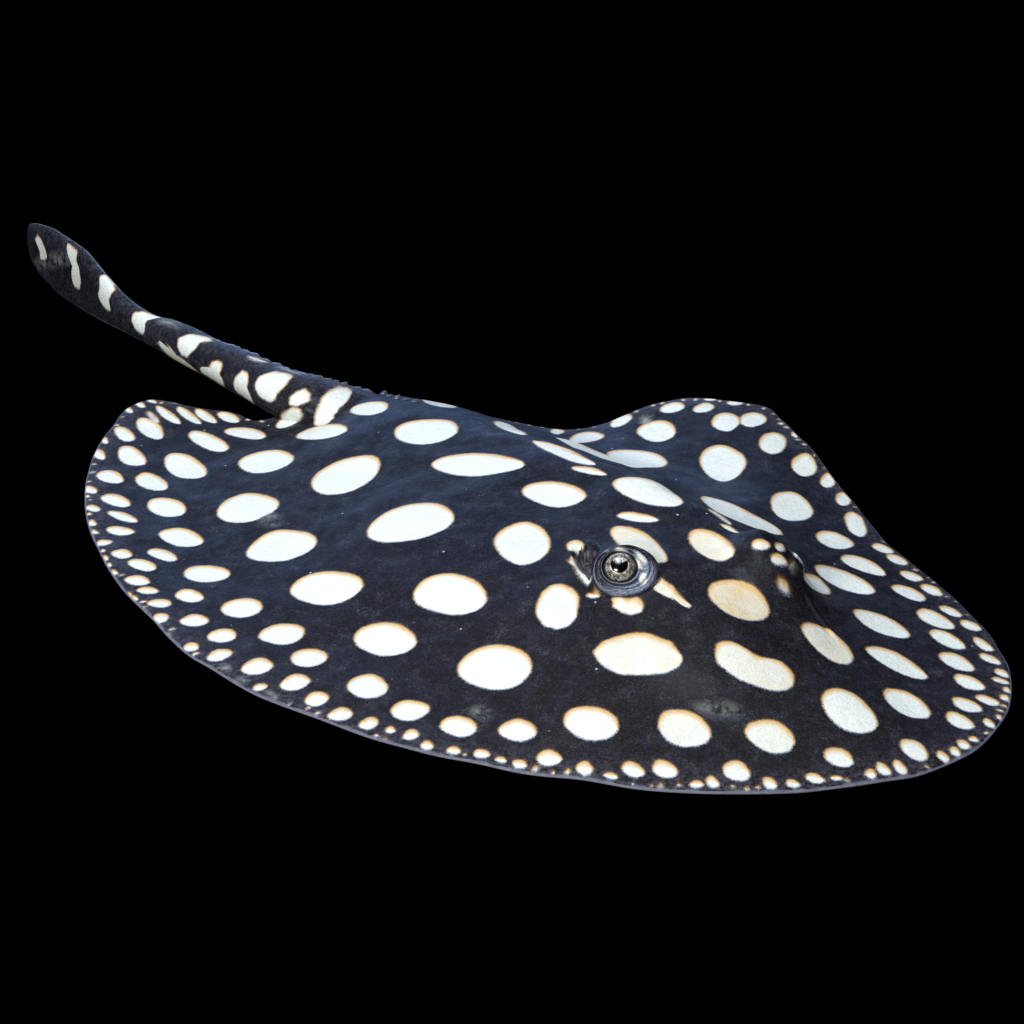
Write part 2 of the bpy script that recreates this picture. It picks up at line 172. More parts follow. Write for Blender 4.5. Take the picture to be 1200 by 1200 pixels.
(23041,-21001,-521,371,-227,-319,0.08,1.0,101,101,101,98,97,98,101,104,103,100,96,94,96,99,103,103,102,101,101,101,100,99,99,100),
(21922,-21605,-593,554,-384,-411,0.08,1.0,102,101,98,97,99,102,105,107,102,98,96,96,98,99,99,100,100,100,100,101,98,98,99,102),
(21337,-23023,-469,664,-441,-311,0.08,1.0,103,101,98,98,100,103,106,106,103,99,97,98,99,100,101,100,99,98,97,96,96,97,99,101),
(18906,-22169,-829,965,-738,-635,0.08,1.0,102,102,100,98,97,98,102,104,103,100,96,95,97,99,100,100,100,101,102,103,102,99,98,99),
(15906,-23747,-810,1305,-1009,-626,0.08,1.0,99,99,100,99,98,97,99,101,102,100,99,98,99,102,103,102,99,96,96,100,103,103,102,100),
(15434,-18754,-923,1180,-868,-679,0.5,1.0,97,99,101,101,98,95,94,95,97,100,101,100,98,97,98,99,102,104,106,108,107,103,99,96),
(15115,-26651,-614,406,-314,-474,0.08,1.0,100,100,98,97,96,96,98,99,99,101,102,102,101,97,96,98,102,107,108,105,100,97,97,98),
(18719,-25856,-328,752,-553,-241,0.08,1.0,96,100,103,103,100,97,95,96,98,98,98,98,99,100,100,99,99,100,103,107,109,104,98,95),
(13884,-28015,-408,235,-171,-296,0.08,1.0,100,100,101,101,101,103,105,103,99,96,97,99,102,104,101,97,94,95,98,100,101,100,99,99),
(14861,-27991,-311,10,-6,-188,0.08,1.0,99,97,96,95,96,99,102,102,102,100,98,97,98,100,103,103,102,101,100,100,101,102,103,102),
(12828,-28397,-305,205,-161,-239,0.08,1.0,101,100,98,97,98,102,106,106,102,97,94,95,98,101,101,100,98,98,100,101,101,100,100,101),
(16462,-27694,-22,339,-277,-18,0.08,1.0,99,95,94,96,99,102,102,100,98,98,98,99,100,101,102,102,102,101,100,99,100,103,104,102),
(17102,-27351,-228,408,-260,-146,0.08,1.0,101,100,97,97,99,103,106,107,105,101,99,98,98,99,99,100,100,100,99,98,96,96,98,101),
(17898,-27150,-189,448,-270,-114,0.08,1.0,102,101,99,98,98,99,100,103,105,104,103,100,97,96,97,99,101,101,99,98,98,98,99,101),
(20057,-26085,-173,374,-256,-119,0.08,1.0,100,101,101,101,100,99,98,98,99,99,101,100,99,96,95,97,100,103,105,105,103,100,99,99),
(20691,-25597,-59,377,-265,-41,0.08,1.0,97,96,97,97,97,99,99,101,102,101,98,97,99,102,104,103,99,96,96,100,105,107,104,101),
(21196,-25000,-96,399,-312,-75,0.08,1.0,99,101,104,105,102,98,96,97,101,105,102,99,96,96,97,100,101,101,100,100,100,101,99,98),
(21757,-24506,-198,195,-169,-172,0.08,1.0,96,96,98,100,101,102,101,99,98,98,100,103,103,101,98,97,98,101,104,105,103,100,97,96),
(22735,-23096,-160,408,-226,-89,0.08,1.0,100,99,96,95,98,101,105,107,105,100,97,98,100,102,101,99,97,97,98,99,100,100,101,101),
(23336,-22498,-63,265,-178,-42,0.08,1.0,101,103,103,99,96,96,99,103,106,106,103,100,98,98,98,97,98,99,99,100,99,98,97,99),
(22450,-23926,96,121,-86,68,0.08,1.0,100,100,100,100,100,102,104,105,102,99,97,97,100,102,102,100,96,94,95,98,100,101,101,100),
(16344,5464,-41,418,-199,-19,0.08,1.0,102,101,99,97,97,100,102,103,104,104,101,99,98,99,101,102,103,102,98,95,95,96,98,101),
(3334,-27376,-226,394,-336,-193,0.08,1.0,96,97,100,102,101,97,94,94,97,102,103,103,101,101,100,99,99,98,100,102,104,106,102,98),
(4537,-27861,-339,113,-67,-200,0.08,1.0,98,102,102,100,98,97,98,100,101,101,101,100,99,99,100,101,102,103,104,103,100,96,95,95),
(5575,-27513,-493,330,-230,-345,0.08,1.0,97,99,101,103,103,103,104,103,100,98,97,99,101,103,102,99,96,95,97,100,101,101,98,97),
(7029,-27497,-493,442,-342,-382,0.08,1.0,100,98,98,99,102,104,103,103,100,99,99,101,101,101,101,99,97,96,95,97,99,101,102,102),
(8410,-28513,-332,8,-6,-249,0.08,1.0,101,103,102,99,96,97,100,102,104,104,102,101,100,99,98,98,98,101,103,101,98,96,95,98),
(9160,-28404,-170,363,-258,-121,0.08,1.0,100,97,95,96,99,101,103,105,104,102,101,99,99,100,100,101,100,98,96,97,99,100,102,102),
(10292,-27775,-483,488,-416,-412,0.08,1.0,97,98,99,100,101,102,103,102,100,97,98,101,104,103,101,98,97,98,102,104,103,99,96,95),
(11770,-28436,-197,378,-291,-151,0.08,1.0,103,104,103,98,96,96,99,102,105,103,101,100,98,98,97,97,98,100,101,101,100,97,98,100),
(3711,-24780,-1260,522,-369,-891,0.08,1.0,103,100,98,96,96,97,100,102,101,100,98,97,97,98,101,104,103,101,99,97,98,101,104,104),
(8025,-25160,-1135,679,-509,-852,0.25,1.0,100,98,98,100,103,106,106,103,98,96,98,100,100,101,101,99,98,97,97,97,97,99,101,102),
(12003,-25659,-1077,492,-396,-868,0.25,1.0,104,103,99,95,92,94,98,102,101,100,100,99,99,101,101,102,104,105,106,102,97,95,96,100),
(11140,-17411,-1374,784,-674,-1181,1.0,1.0,103,101,99,97,97,100,104,106,104,102,100,99,99,99,99,99,98,95,94,95,99,101,102,103),
(10037,-13392,-851,1483,-713,-409,0.55,1.0,97,98,99,100,100,100,102,103,102,97,93,92,94,100,101,98,98,104,110,110,105,100,97,96),
(6402,-13164,-1086,2445,-844,-375,0.5,1.0,96,100,102,95,89,94,107,119,116,108,99,94,93,95,99,97,92,93,99,103,100,96,93,93),
(6482,-10253,-1034,661,-218,-342,0.08,1.0,98,99,102,104,107,111,113,111,105,99,96,96,99,102,101,94,88,86,88,93,98,101,100,98),
(7074,-7916,-1556,1738,-895,-801,0.15,1.0,99,101,99,94,91,88,86,87,91,94,98,103,105,103,99,97,102,116,134,106,93,88,88,92),
(531,-11026,-407,2099,-1402,-272,0.15,1.0,97,96,98,101,103,102,98,95,95,96,100,102,100,99,98,99,100,100,101,102,103,104,104,102),
(3223,-11974,-161,649,-442,-110,0.3,1.0,98,99,101,103,101,97,94,93,95,99,102,103,102,100,98,97,98,99,101,103,105,105,103,100),
(4011,-16603,-323,181,-79,-140,0.08,1.0,100,98,98,101,105,107,108,106,102,100,99,98,100,100,100,97,93,91,91,94,98,102,104,103),
(12267,-5798,-1898,1997,-910,-865,0.08,1.0,104,100,99,102,109,118,124,121,111,101,96,94,95,99,101,97,86,77,72,73,77,87,101,108),
(10881,-8875,-154,2843,-475,-26,0.08,1.0,82,88,99,108,87,90,102,123,110,100,94,92,93,98,97,92,94,102,120,113,98,88,82,80),
(11061,-12081,-395,526,-182,-137,0.08,1.0,96,102,102,91,76,66,61,59,61,67,82,106,105,100,99,104,115,129,140,131,112,99,93,92),
(12391,-14781,-492,-23,16,-345,0.4,1.0,98,95,94,95,98,103,106,103,99,96,95,97,101,108,112,104,95,92,91,93,98,102,105,102),
(13389,-14398,177,435,-225,92,0.3,1.0,115,96,83,78,80,87,95,101,99,96,95,96,100,102,104,106,108,109,106,103,100,100,104,112),
(13251,-15335,-431,-175,110,-271,0.4,1.0,96,97,99,102,104,103,102,101,102,102,102,101,98,96,97,101,103,101,98,96,97,100,99,98),
(13995,-15046,174,414,-118,49,0.08,0.6,107,107,98,84,76,74,78,86,96,101,98,94,94,96,102,109,114,118,116,111,104,100,99,102),
(13434,-16257,-318,103,-82,-252,0.5,0.8,101,96,93,93,94,95,98,101,103,103,100,97,95,96,101,107,112,106,99,95,95,99,104,104),
(-23244,12311,-265,506,-201,-105,0.08,1.0,100,100,99,99,99,101,104,107,109,105,100,97,97,100,102,100,96,93,92,95,99,102,101,100),
(-22667,13004,-323,559,-232,-134,0.08,1.0,103,104,101,98,95,95,99,103,105,104,101,99,99,99,99,100,100,100,100,99,98,97,97,100),
(-22006,13367,-359,387,-152,-141,0.08,1.0,99,98,99,101,102,103,103,102,100,99,100,100,100,99,96,95,96,98,100,102,103,102,101,99),
(-24162,8596,-176,468,-196,-73,0.08,1.0,101,104,104,100,96,95,96,99,103,101,100,100,100,100,99,99,99,102,103,103,102,97,96,98),
(-13249,-3303,-476,717,-425,-282,0.08,0.2,99,99,100,100,100,99,97,94,94,98,100,102,104,102,99,97,97,100,102,104,104,104,101,99),
(9684,-24274,-1011,175,-60,-345,0.08,0.17,101,100,98,95,95,97,102,103,102,101,98,97,98,100,102,103,103,104,105,101,98,96,96,99),
(-1545,-23342,-453,273,-159,-264,0.08,0.2,97,100,101,101,99,96,96,99,101,102,101,100,98,98,99,100,102,103,104,106,103,100,97,95),
(-4879,12874,-1353,4547,-1656,-493,0.08,0.8,79,89,97,53,35,36,40,48,66,120,129,125,115,92,81,77,79,86,127,105,88,79,74,74),
(-20384,13149,-421,96,-46,-200,0.08,0.8,100,100,101,102,102,102,101,99,99,101,103,104,102,98,95,95,96,99,101,101,100,99,99,99),
(6133,-20814,-1992,670,-410,-1220,0.4,1.0,102,109,108,110,111,112,101,97,96,101,104,105,101,93,90,92,89,92,99,100,95,93,93,99),
(11563,-21772,-1805,745,-407,-987,0.35,1.0,103,101,104,110,110,112,111,108,109,107,104,101,101,102,107,109,104,71,59,61,76,97,104,106),
(2295,-16909,-142,1709,-1065,-89,0.1,1.0,98,99,97,99,99,102,106,110,106,108,102,104,102,103,99,99,92,91,98,102,101,96,95,96),
(5668,-17641,-747,464,-272,-438,0.45,1.0,105,95,92,97,92,95,99,100,110,101,99,103,96,96,103,109,115,113,84,71,71,81,102,111),
(7827,-17324,-803,945,-301,-256,0.8,1.0,97,98,107,119,123,85,71,56,49,46,98,112,108,110,87,81,81,86,98,116,110,115,117,102),
(3397,-14520,-399,1431,-335,-93,0.2,0.85,106,101,103,114,78,63,67,77,80,81,86,94,100,114,96,83,82,90,109,123,132,122,109,104),
(-14977,10262,120,-183,-119,-78,0.1,0.86,100,100,100,100,100,100,100,100,100,100,100,100,100,100,100,100,100,100,100,100,100,100,100,100),
(-15824,10587,-115,-186,-121,75,0.1,0.99,100,100,100,100,100,100,100,100,100,100,100,100,100,100,100,100,100,100,100,100,100,100,100,100),
(-21354,13069,-63,-163,-107,41,0.1,0.91,100,100,100,100,100,100,100,100,100,100,100,100,100,100,100,100,100,100,100,100,100,100,100,100),
(-23526,11464,122,-25,-16,-80,0.1,0.81,100,100,100,100,100,100,100,100,100,100,100,100,100,100,100,100,100,100,100,100,100,100,100,100),
(-23729,10467,197,-40,-26,-129,0.1,0.85,100,100,100,100,100,100,100,100,100,100,100,100,100,100,100,100,100,100,100,100,100,100,100,100),
(-24392,5791,166,-2,-1,-109,0.1,1.0,100,100,100,100,100,100,100,100,100,100,100,100,100,100,100,100,100,100,100,100,100,100,100,100),
(-24304,4799,202,10,6,-132,0.1,0.8,100,100,100,100,100,100,100,100,100,100,100,100,100,100,100,100,100,100,100,100,100,100,100,100),
(-24361,3554,178,9,6,-116,0.1,0.91,100,100,100,100,100,100,100,100,100,100,100,100,100,100,100,100,100,100,100,100,100,100,100,100),
(-23920,1363,125,22,15,-82,0.1,0.97,100,100,100,100,100,100,100,100,100,100,100,100,100,100,100,100,100,100,100,100,100,100,100,100),
(-20789,-8001,136,68,45,-89,0.1,0.84,100,100,100,100,100,100,100,100,100,100,100,100,100,100,100,100,100,100,100,100,100,100,100,100),
(-19247,-10897,174,107,70,-114,0.1,0.99,100,100,100,100,100,100,100,100,100,100,100,100,100,100,100,100,100,100,100,100,100,100,100,100),
(-19111,-11435,122,81,53,-80,0.1,0.76,100,100,100,100,100,100,100,100,100,100,100,100,100,100,100,100,100,100,100,100,100,100,100,100),
(-17385,-13750,173,96,63,-113,0.1,0.84,100,100,100,100,100,100,100,100,100,100,100,100,100,100,100,100,100,100,100,100,100,100,100,100),
(-15909,-16138,167,148,97,-109,0.1,0.87,100,100,100,100,100,100,100,100,100,100,100,100,100,100,100,100,100,100,100,100,100,100,100,100),
(-10758,-21136,74,101,66,-49,0.1,0.86,100,100,100,100,100,100,100,100,100,100,100,100,100,100,100,100,100,100,100,100,100,100,100,100),
(-9829,-21617,101,148,97,-66,0.1,0.96,100,100,100,100,100,100,100,100,100,100,100,100,100,100,100,100,100,100,100,100,100,100,100,100),
(-9328,-22081,102,149,97,-67,0.1,0.8,100,100,100,100,100,100,100,100,100,100,100,100,100,100,100,100,100,100,100,100,100,100,100,100),
(-2198,-25922,50,124,81,-33,0.1,0.97,100,100,100,100,100,100,100,100,100,100,100,100,100,100,100,100,100,100,100,100,100,100,100,100),
(1075,-27039,71,235,154,-46,0.1,0.83,100,100,100,100,100,100,100,100,100,100,100,100,100,100,100,100,100,100,100,100,100,100,100,100),
(1885,-27403,32,130,85,-21,0.1,0.98,100,100,100,100,100,100,100,100,100,100,100,100,100,100,100,100,100,100,100,100,100,100,100,100),
(2557,-27458,51,205,134,-33,0.1,0.86,100,100,100,100,100,100,100,100,100,100,100,100,100,100,100,100,100,100,100,100,100,100,100,100),
(6358,-28444,19,116,76,-13,0.1,0.99,100,100,100,100,100,100,100,100,100,100,100,100,100,100,100,100,100,100,100,100,100,100,100,100),
(6771,-28469,30,181,119,-20,0.1,0.77,100,100,100,100,100,100,100,100,100,100,100,100,100,100,100,100,100,100,100,100,100,100,100,100),
(7629,-28482,14,147,96,-9,0.1,0.86,100,100,100,100,100,100,100,100,100,100,100,100,100,100,100,100,100,100,100,100,100,100,100,100),
(10056,-28668,0,128,84,0,0.1,0.79,100,100,100,100,100,100,100,100,100,100,100,100,100,100,100,100,100,100,100,100,100,100,100,100),
(10704,-28792,0,166,108,0,0.1,0.92,100,100,100,100,100,100,100,100,100,100,100,100,100,100,100,100,100,100,100,100,100,100,100,100),
(11212,-28686,0,149,97,0,0.1,0.96,100,100,100,100,100,100,100,100,100,100,100,100,100,100,100,100,100,100,100,100,100,100,100,100),
(15340,-28101,-27,139,91,18,0.1,0.82,100,100,100,100,100,100,100,100,100,100,100,100,100,100,100,100,100,100,100,100,100,100,100,100),
(19195,-26899,-71,116,76,46,0.1,0.88,100,100,100,100,100,100,100,100,100,100,100,100,100,100,100,100,100,100,100,100,100,100,100,100),
(23493,-21852,-195,82,54,127,0.1,0.86,100,100,100,100,100,100,100,100,100,100,100,100,100,100,100,100,100,100,100,100,100,100,100,100),
(23771,-21359,-209,88,58,137,0.1,0.77,100,100,100,100,100,100,100,100,100,100,100,100,100,100,100,100,100,100,100,100,100,100,100,100),
(23502,-12491,-133,-41,-27,87,0.1,0.77,100,100,100,100,100,100,100,100,100,100,100,100,100,100,100,100,100,100,100,100,100,100,100,100),
(23152,-11147,-108,-54,-35,71,0.1,0.88,100,100,100,100,100,100,100,100,100,100,100,100,100,100,100,100,100,100,100,100,100,100,100,100),
(22689,-10725,-106,-53,-34,69,0.1,0.78,100,100,100,100,100,100,100,100,100,100,100,100,100,100,100,100,100,100,100,100,100,100,100,100),
(22251,-9359,-141,-62,-40,92,0.1,0.94,100,100,100,100,100,100,100,100,100,100,100,100,100,100,100,100,100,100,100,100,100,100,100,100),
(22050,-8880,-108,-47,-31,71,0.1,0.82,100,100,100,100,100,100,100,100,100,100,100,100,100,100,100,100,100,100,100,100,100,100,100,100),
(21416,-8188,-157,-91,-59,103,0.1,0.78,100,100,100,100,100,100,100,100,100,100,100,100,100,100,100,100,100,100,100,100,100,100,100,100),
(20144,-5364,-142,-58,-38,93,0.1,0.83,100,100,100,100,100,100,100,100,100,100,100,100,100,100,100,100,100,100,100,100,100,100,100,100),
(19029,-1739,-126,-25,-16,82,0.1,0.95,100,100,100,100,100,100,100,100,100,100,100,100,100,100,100,100,100,100,100,100,100,100,100,100),
(17754,2302,-118,-41,-27,77,0.1,0.79,100,100,100,100,100,100,100,100,100,100,100,100,100,100,100,100,100,100,100,100,100,100,100,100),
(17265,3381,-119,-53,-35,78,0.1,0.95,100,100,100,100,100,100,100,100,100,100,100,100,100,100,100,100,100,100,100,100,100,100,100,100),
(16792,4327,-178,-79,-52,117,0.1,0.94,100,100,100,100,100,100,100,100,100,100,100,100,100,100,100,100,100,100,100,100,100,100,100,100),
(16465,4825,-168,-74,-49,110,0.1,0.85,100,100,100,100,100,100,100,100,100,100,100,100,100,100,100,100,100,100,100,100,100,100,100,100),
(15951,6295,-191,-73,-48,125,0.1,0.86,100,100,100,100,100,100,100,100,100,100,100,100,100,100,100,100,100,100,100,100,100,100,100,100),
(15681,6658,-189,-108,-71,124,0.1,0.89,100,100,100,100,100,100,100,100,100,100,100,100,100,100,100,100,100,100,100,100,100,100,100,100),
(15623,7185,-107,-61,-40,70,0.1,0.77,100,100,100,100,100,100,100,100,100,100,100,100,100,100,100,100,100,100,100,100,100,100,100,100),
(15368,7789,-132,-51,-33,86,0.1,0.8,100,100,100,100,100,100,100,100,100,100,100,100,100,100,100,100,100,100,100,100,100,100,100,100),
(14816,8416,-70,-143,-94,46,0.1,0.89,100,100,100,100,100,100,100,100,100,100,100,100,100,100,100,100,100,100,100,100,100,100,100,100),
(13936,8836,-42,-135,-88,28,0.1,0.95,100,100,100,100,100,100,100,100,100,100,100,100,100,100,100,100,100,100,100,100,100,100,100,100),
(12299,9361,-59,-161,-105,39,0.1,1.0,100,100,100,100,100,100,100,100,100,100,100,100,100,100,100,100,100,100,100,100,100,100,100,100),
(10905,9761,-40,-214,-140,26,0.1,0.9,100,100,100,100,100,100,100,100,100,100,100,100,100,100,100,100,100,100,100,100,100,100,100,100),
(10180,9854,29,-197,-129,-19,0.1,0.91,100,100,100,100,100,100,100,100,100,100,100,100,100,100,100,100,100,100,100,100,100,100,100,100),
(8930,9818,36,-230,-151,-24,0.1,0.81,100,100,100,100,100,100,100,100,100,100,100,100,100,100,100,100,100,100,100,100,100,100,100,100),
(8397,9725,30,-191,-125,-20,0.1,0.96,100,100,100,100,100,100,100,100,100,100,100,100,100,100,100,100,100,100,100,100,100,100,100,100),
(7387,9495,49,-179,-117,-32,0.1,0.78,100,100,100,100,100,100,100,100,100,100,100,100,100,100,100,100,100,100,100,100,100,100,100,100),
(4873,8799,10,-135,-88,-6,0.1,0.86,100,100,100,100,100,100,100,100,100,100,100,100,100,100,100,100,100,100,100,100,100,100,100,100),
(3948,8935,-30,-152,-100,20,0.1,0.91,100,100,100,100,100,100,100,100,100,100,100,100,100,100,100,100,100,100,100,100,100,100,100,100),
(1797,9752,-96,-160,-104,63,0.1,0.92,100,100,100,100,100,100,100,100,100,100,100,100,100,100,100,100,100,100,100,100,100,100,100,100),
(1062,10245,-114,-189,-123,74,0.1,0.92,100,100,100,100,100,100,100,100,100,100,100,100,100,100,100,100,100,100,100,100,100,100,100,100),
(288,10587,-122,-203,-133,80,0.1,0.98,100,100,100,100,100,100,100,100,100,100,100,100,100,100,100,100,100,100,100,100,100,100,100,100),
(-137,11015,-92,-156,-102,60,0.1,0.97,100,100,100,100,100,100,100,100,100,100,100,100,100,100,100,100,100,100,100,100,100,100,100,100),
(-836,11236,-68,-114,-75,44,0.1,0.8,100,100,100,100,100,100,100,100,100,100,100,100,100,100,100,100,100,100,100,100,100,100,100,100),
(-8892,14283,-37,-149,-97,24,0.1,0.97,100,100,100,100,100,100,100,100,100,100,100,100,100,100,100,100,100,100,100,100,100,100,100,100),
(-9904,14415,-15,-206,-135,10,0.1,0.9,100,100,100,100,100,100,100,100,100,100,100,100,100,100,100,100,100,100,100,100,100,100,100,100),
(-10623,14367,-16,-217,-142,10,0.1,0.85,100,100,100,100,100,100,100,100,100,100,100,100,100,100,100,100,100,100,100,100,100,100,100,100),
(-11088,14386,61,-121,-79,-40,0.1,0.96,100,100,100,100,100,100,100,100,100,100,100,100,100,100,100,100,100,100,100,100,100,100,100,100),
(-11685,14120,84,-167,-109,-55,0.1,0.79,100,100,100,100,100,100,100,100,100,100,100,100,100,100,100,100,100,100,100,100,100,100,100,100),
(-12293,13504,106,-89,-58,-69,0.1,0.9,100,100,100,100,100,100,100,100,100,100,100,100,100,100,100,100,100,100,100,100,100,100,100,100),
(-12737,12867,176,-149,-97,-115,0.1,0.85,100,100,100,100,100,100,100,100,100,100,100,100,100,100,100,100,100,100,100,100,100,100,100,100),
(-13224,12350,198,-104,-68,-130,0.1,0.85,100,100,100,100,100,100,100,100,100,100,100,100,100,100,100,100,100,100,100,100,100,100,100,100)]
BREATHHOLE=[
(3689,-13799,-269,1731,-488,-76,0,1.0,54,59,104,76,89,88,87,87,86,85,84,104,114,112,94,83,84,88,109,150,139,114,80,96),
(4093,-13986,57,1085,-130,7,0,2.0,97,106,112,108,111,124,115,104,101,105,95,92,96,107,94,65,52,47,53,65,94,115,101,95)]
TAILSPOTS=[
(3135,94,-922,431,-243,-520,0.08,1.0,105,117,81,64,56,61,118,110,100,99,95,94,100,115,108,108,103,94,93,97,95,98,107,102),
(8536,407,-905,970,-556,-519,0.08,1.0,114,120,99,53,35,27,24,95,118,108,103,105,107,108,117,107,102,80,76,115,102,95,94,100),
(14046,349,-1107,459,-312,-752,0.08,1.0,110,89,79,83,112,112,103,97,95,99,103,107,66,69,77,91,119,109,108,104,103,110,113,111),
(19150,269,-965,-464,307,-638,0.08,1.0,101,95,97,96,97,106,106,69,40,35,33,34,37,123,104,95,92,91,98,112,116,129,119,115),
(23263,-914,-2243,394,-53,-300,0.08,1.0,93,98,111,122,144,150,120,105,96,94,99,72,86,81,110,85,60,35,10,39,91,65,26,95),
(24395,235,-1037,-679,387,-591,0.08,1.0,92,90,94,102,105,117,99,88,83,70,65,64,85,109,98,95,91,94,103,114,114,119,104,98),
(27191,-635,-1152,-25,13,-607,0.08,1.0,57,115,130,105,93,89,91,101,122,130,104,71,71,76,89,106,120,112,92,74,50,40,36,34),
(30338,-657,-771,539,-392,-561,0.08,1.0,89,90,98,107,127,137,108,95,90,90,96,111,113,91,61,51,58,72,85,99,106,103,107,94),
(32375,166,500,971,-810,418,0.08,1.0,107,100,93,92,99,97,99,108,107,105,102,94,93,93,93,100,110,105,85,82,87,94,99,113),
(34220,120,225,577,-374,146,0.08,1.0,95,101,111,101,99,98,94,98,108,103,106,112,98,92,94,88,84,87,98,116,105,101,105,97),
(29849,1129,-724,-69,12,-122,0.08,0.8,102,87,81,81,86,100,120,93,80,75,76,81,95,125,109,95,90,91,100,118,104,98,98,106),
(25031,841,-592,-59,19,-187,0.08,0.9,90,91,98,106,99,100,108,93,78,72,71,76,87,111,117,80,64,56,53,58,85,140,110,96),
(32468,1512,-927,-109,15,-124,0.08,0.7,117,104,91,87,88,97,115,119,100,92,90,95,108,105,91,85,86,93,109,90,82,80,83,94),
(33938,-1232,539,754,-354,253,0.08,1.0,97,97,96,102,89,81,79,81,82,89,104,117,102,96,97,100,100,107,118,109,109,104,95,92),
(35877,267,512,1255,-529,216,0.08,1.0,98,96,100,112,123,132,127,109,103,100,104,104,99,102,99,95,66,50,45,53,71,93,108,99),
(37876,490,-981,-333,142,-418,0.08,1.0,101,108,101,97,99,94,97,94,91,93,99,97,101,99,94,96,100,97,101,108,102,104,107,100),
(4961,-205,-3242,-907,83,-298,0.08,0.2,95,102,119,93,78,72,71,75,86,102,90,86,88,95,94,99,114,121,112,110,117,116,101,94),
(21239,811,-785,-66,10,-118,0.08,0.35,95,127,103,90,86,87,95,113,130,106,96,93,96,107,97,89,87,91,103,90,78,74,74,81)]
TAIL=[(-0.33721, 0.37578, 0.026, 0.00057, 0.00356, 1.4173, 0.00266, 0.0),
(-0.33632, 0.37578, 0.026, 0.0023, 0.01356, 1.40808, 0.01014, 0.00089),
(-0.32761, 0.3618, 0.026, 0.00343, 0.01903, 1.39859, 0.01424, 0.01736),
(-0.31216, 0.33868, 0.026, 0.0047, 0.0235, 1.38749, 0.01793, 0.04517),
(-0.29454, 0.31283, 0.026, 0.00516, 0.02343, 1.37435, 0.01809, 0.07645),
(-0.28306, 0.29653, 0.026, 0.00567, 0.0227, 1.31135, 0.01643, 0.09639),
(-0.26933, 0.27158, 0.0255, 0.00584, 0.01826, 1.21564, 0.01296, 0.12487),
(-0.25381, 0.24582, 0.025, 0.00595, 0.01322, 1.13881, 0.01034, 0.15495),
(-0.24321, 0.23125, 0.0245, 0.0066, 0.011, 1.10096, 0.00957, 0.17298),
(-0.22858, 0.21399, 0.024, 0.00749, 0.00999, 1.08623, 0.00936, 0.19561),
(-0.21813, 0.20648, 0.0235, 0.00983, 0.01157, 1.05439, 0.01121, 0.20849),
(-0.20296, 0.19046, 0.023, 0.01161, 0.01222, 0.95138, 0.01214, 0.23056),
(-0.18513, 0.16987, 0.0225, 0.01186, 0.01186, 0.94065, 0.01197, 0.2578),
(-0.16927, 0.15456, 0.022, 0.01382, 0.01316, 0.93005, 0.0135, 0.27985),
(-0.15306, 0.13805, 0.021, 0.01458, 0.01326, 0.89068, 0.01383, 0.30301),
(-0.13716, 0.12191, 0.02, 0.01675, 0.01396, 0.89029, 0.01497, 0.32569),
(-0.12008, 0.11264, 0.017, 0.02053, 0.0158, 0.96259, 0.01705, 0.34535),
(-0.1032, 0.11155, 0.013, 0.02281, 0.01521, 0.99489, 0.01671, 0.36273),
(-0.08343, 0.114, 0.008, 0.02067, 0.01292, 1.01064, 0.01424, 0.38327),
(-0.06265, 0.11992, 0.002, 0.01279, 0.00753, 1.00399, 0.00837, 0.40569)]
THORNS=[0.25507, 0.26221, 0.26882, 0.27323, 0.28101, 0.28911, 0.29953, 0.30981, 0.31775, 0.32569, 0.33159, 0.33749, 0.34338, 0.35056, 0.35578, 0.36186, 0.36581, 0.37095, 0.37608]
THORNS2=[(-0.08021, 0.17178, -0.00109), (-0.0727, 0.10252, 0.02693), (-0.06787, 0.09707, 0.02817), (-0.06258, 0.09199, 0.02926), (-0.05684, 0.08704, 0.0303)]
FOLDS=[([(-2579, 6561), (-825, 3483), (574, 1441), (1888, -376), (3269, -1836), (4621, -3309), (6176, -4728), (7483, -5997), (8774, -7252), (9699, -9886), (10907, -11379), (11775, -14144)], 0.0009, 0.0004), ([(14457, -15573), (14789, -15965), (15175, -16530), (15681, -17451), (16166, -18114)], 0.0011, 0.0008), ([(-14406, 6974), (-12843, 8148), (-11351, 8561), (-9546, 8201)], 0.0016, -0.0009)]
EYE_POS=(0.05358, -0.16044, 0.0468)
EYE1=(0.05596, -0.14732, 0.03953)
EYE2=(0.131, -0.14501, 0.03834)
SPIR=(0.03886, -0.13342, 0.03865)

ROOT = np.array([0.0, -0.07, 0.0])

# ------------------------------------------------------------------ surface of the disc
R = np.array(RELIEF, float)*1e-5
CXY = R[:, :2]*10; CZ = R[:, 2]*10
def U(r2): return 0.5*r2*np.log(r2+1e-12)
n = len(CXY); A = np.zeros((n+3, n+3))
A[:n, :n] = U(((CXY[:, None]-CXY[None])**2).sum(-1)) + np.eye(n)*.004
A[:n, n] = 1; A[:n, n+1:] = CXY; A[n, :n] = 1; A[n+1:, :n] = CXY.T
sol = np.linalg.solve(A, np.r_[CZ, 0, 0, 0])
def height(x, y):
    X = x*10; Y = y*10; o = sol[n]+sol[n+1]*X+sol[n+2]*Y
    for i in range(n): o = o + sol[i]*U((X-CXY[i, 0])**2+(Y-CXY[i, 1])**2)
    o = o/10
    for bx, by, ra, rb, h, p in BUMPS:
        q = ((x-bx)/ra)**2+((y-by)/rb)**2
        o = o + h*np.exp(-(q*.8)**(p/1.6))
    return o

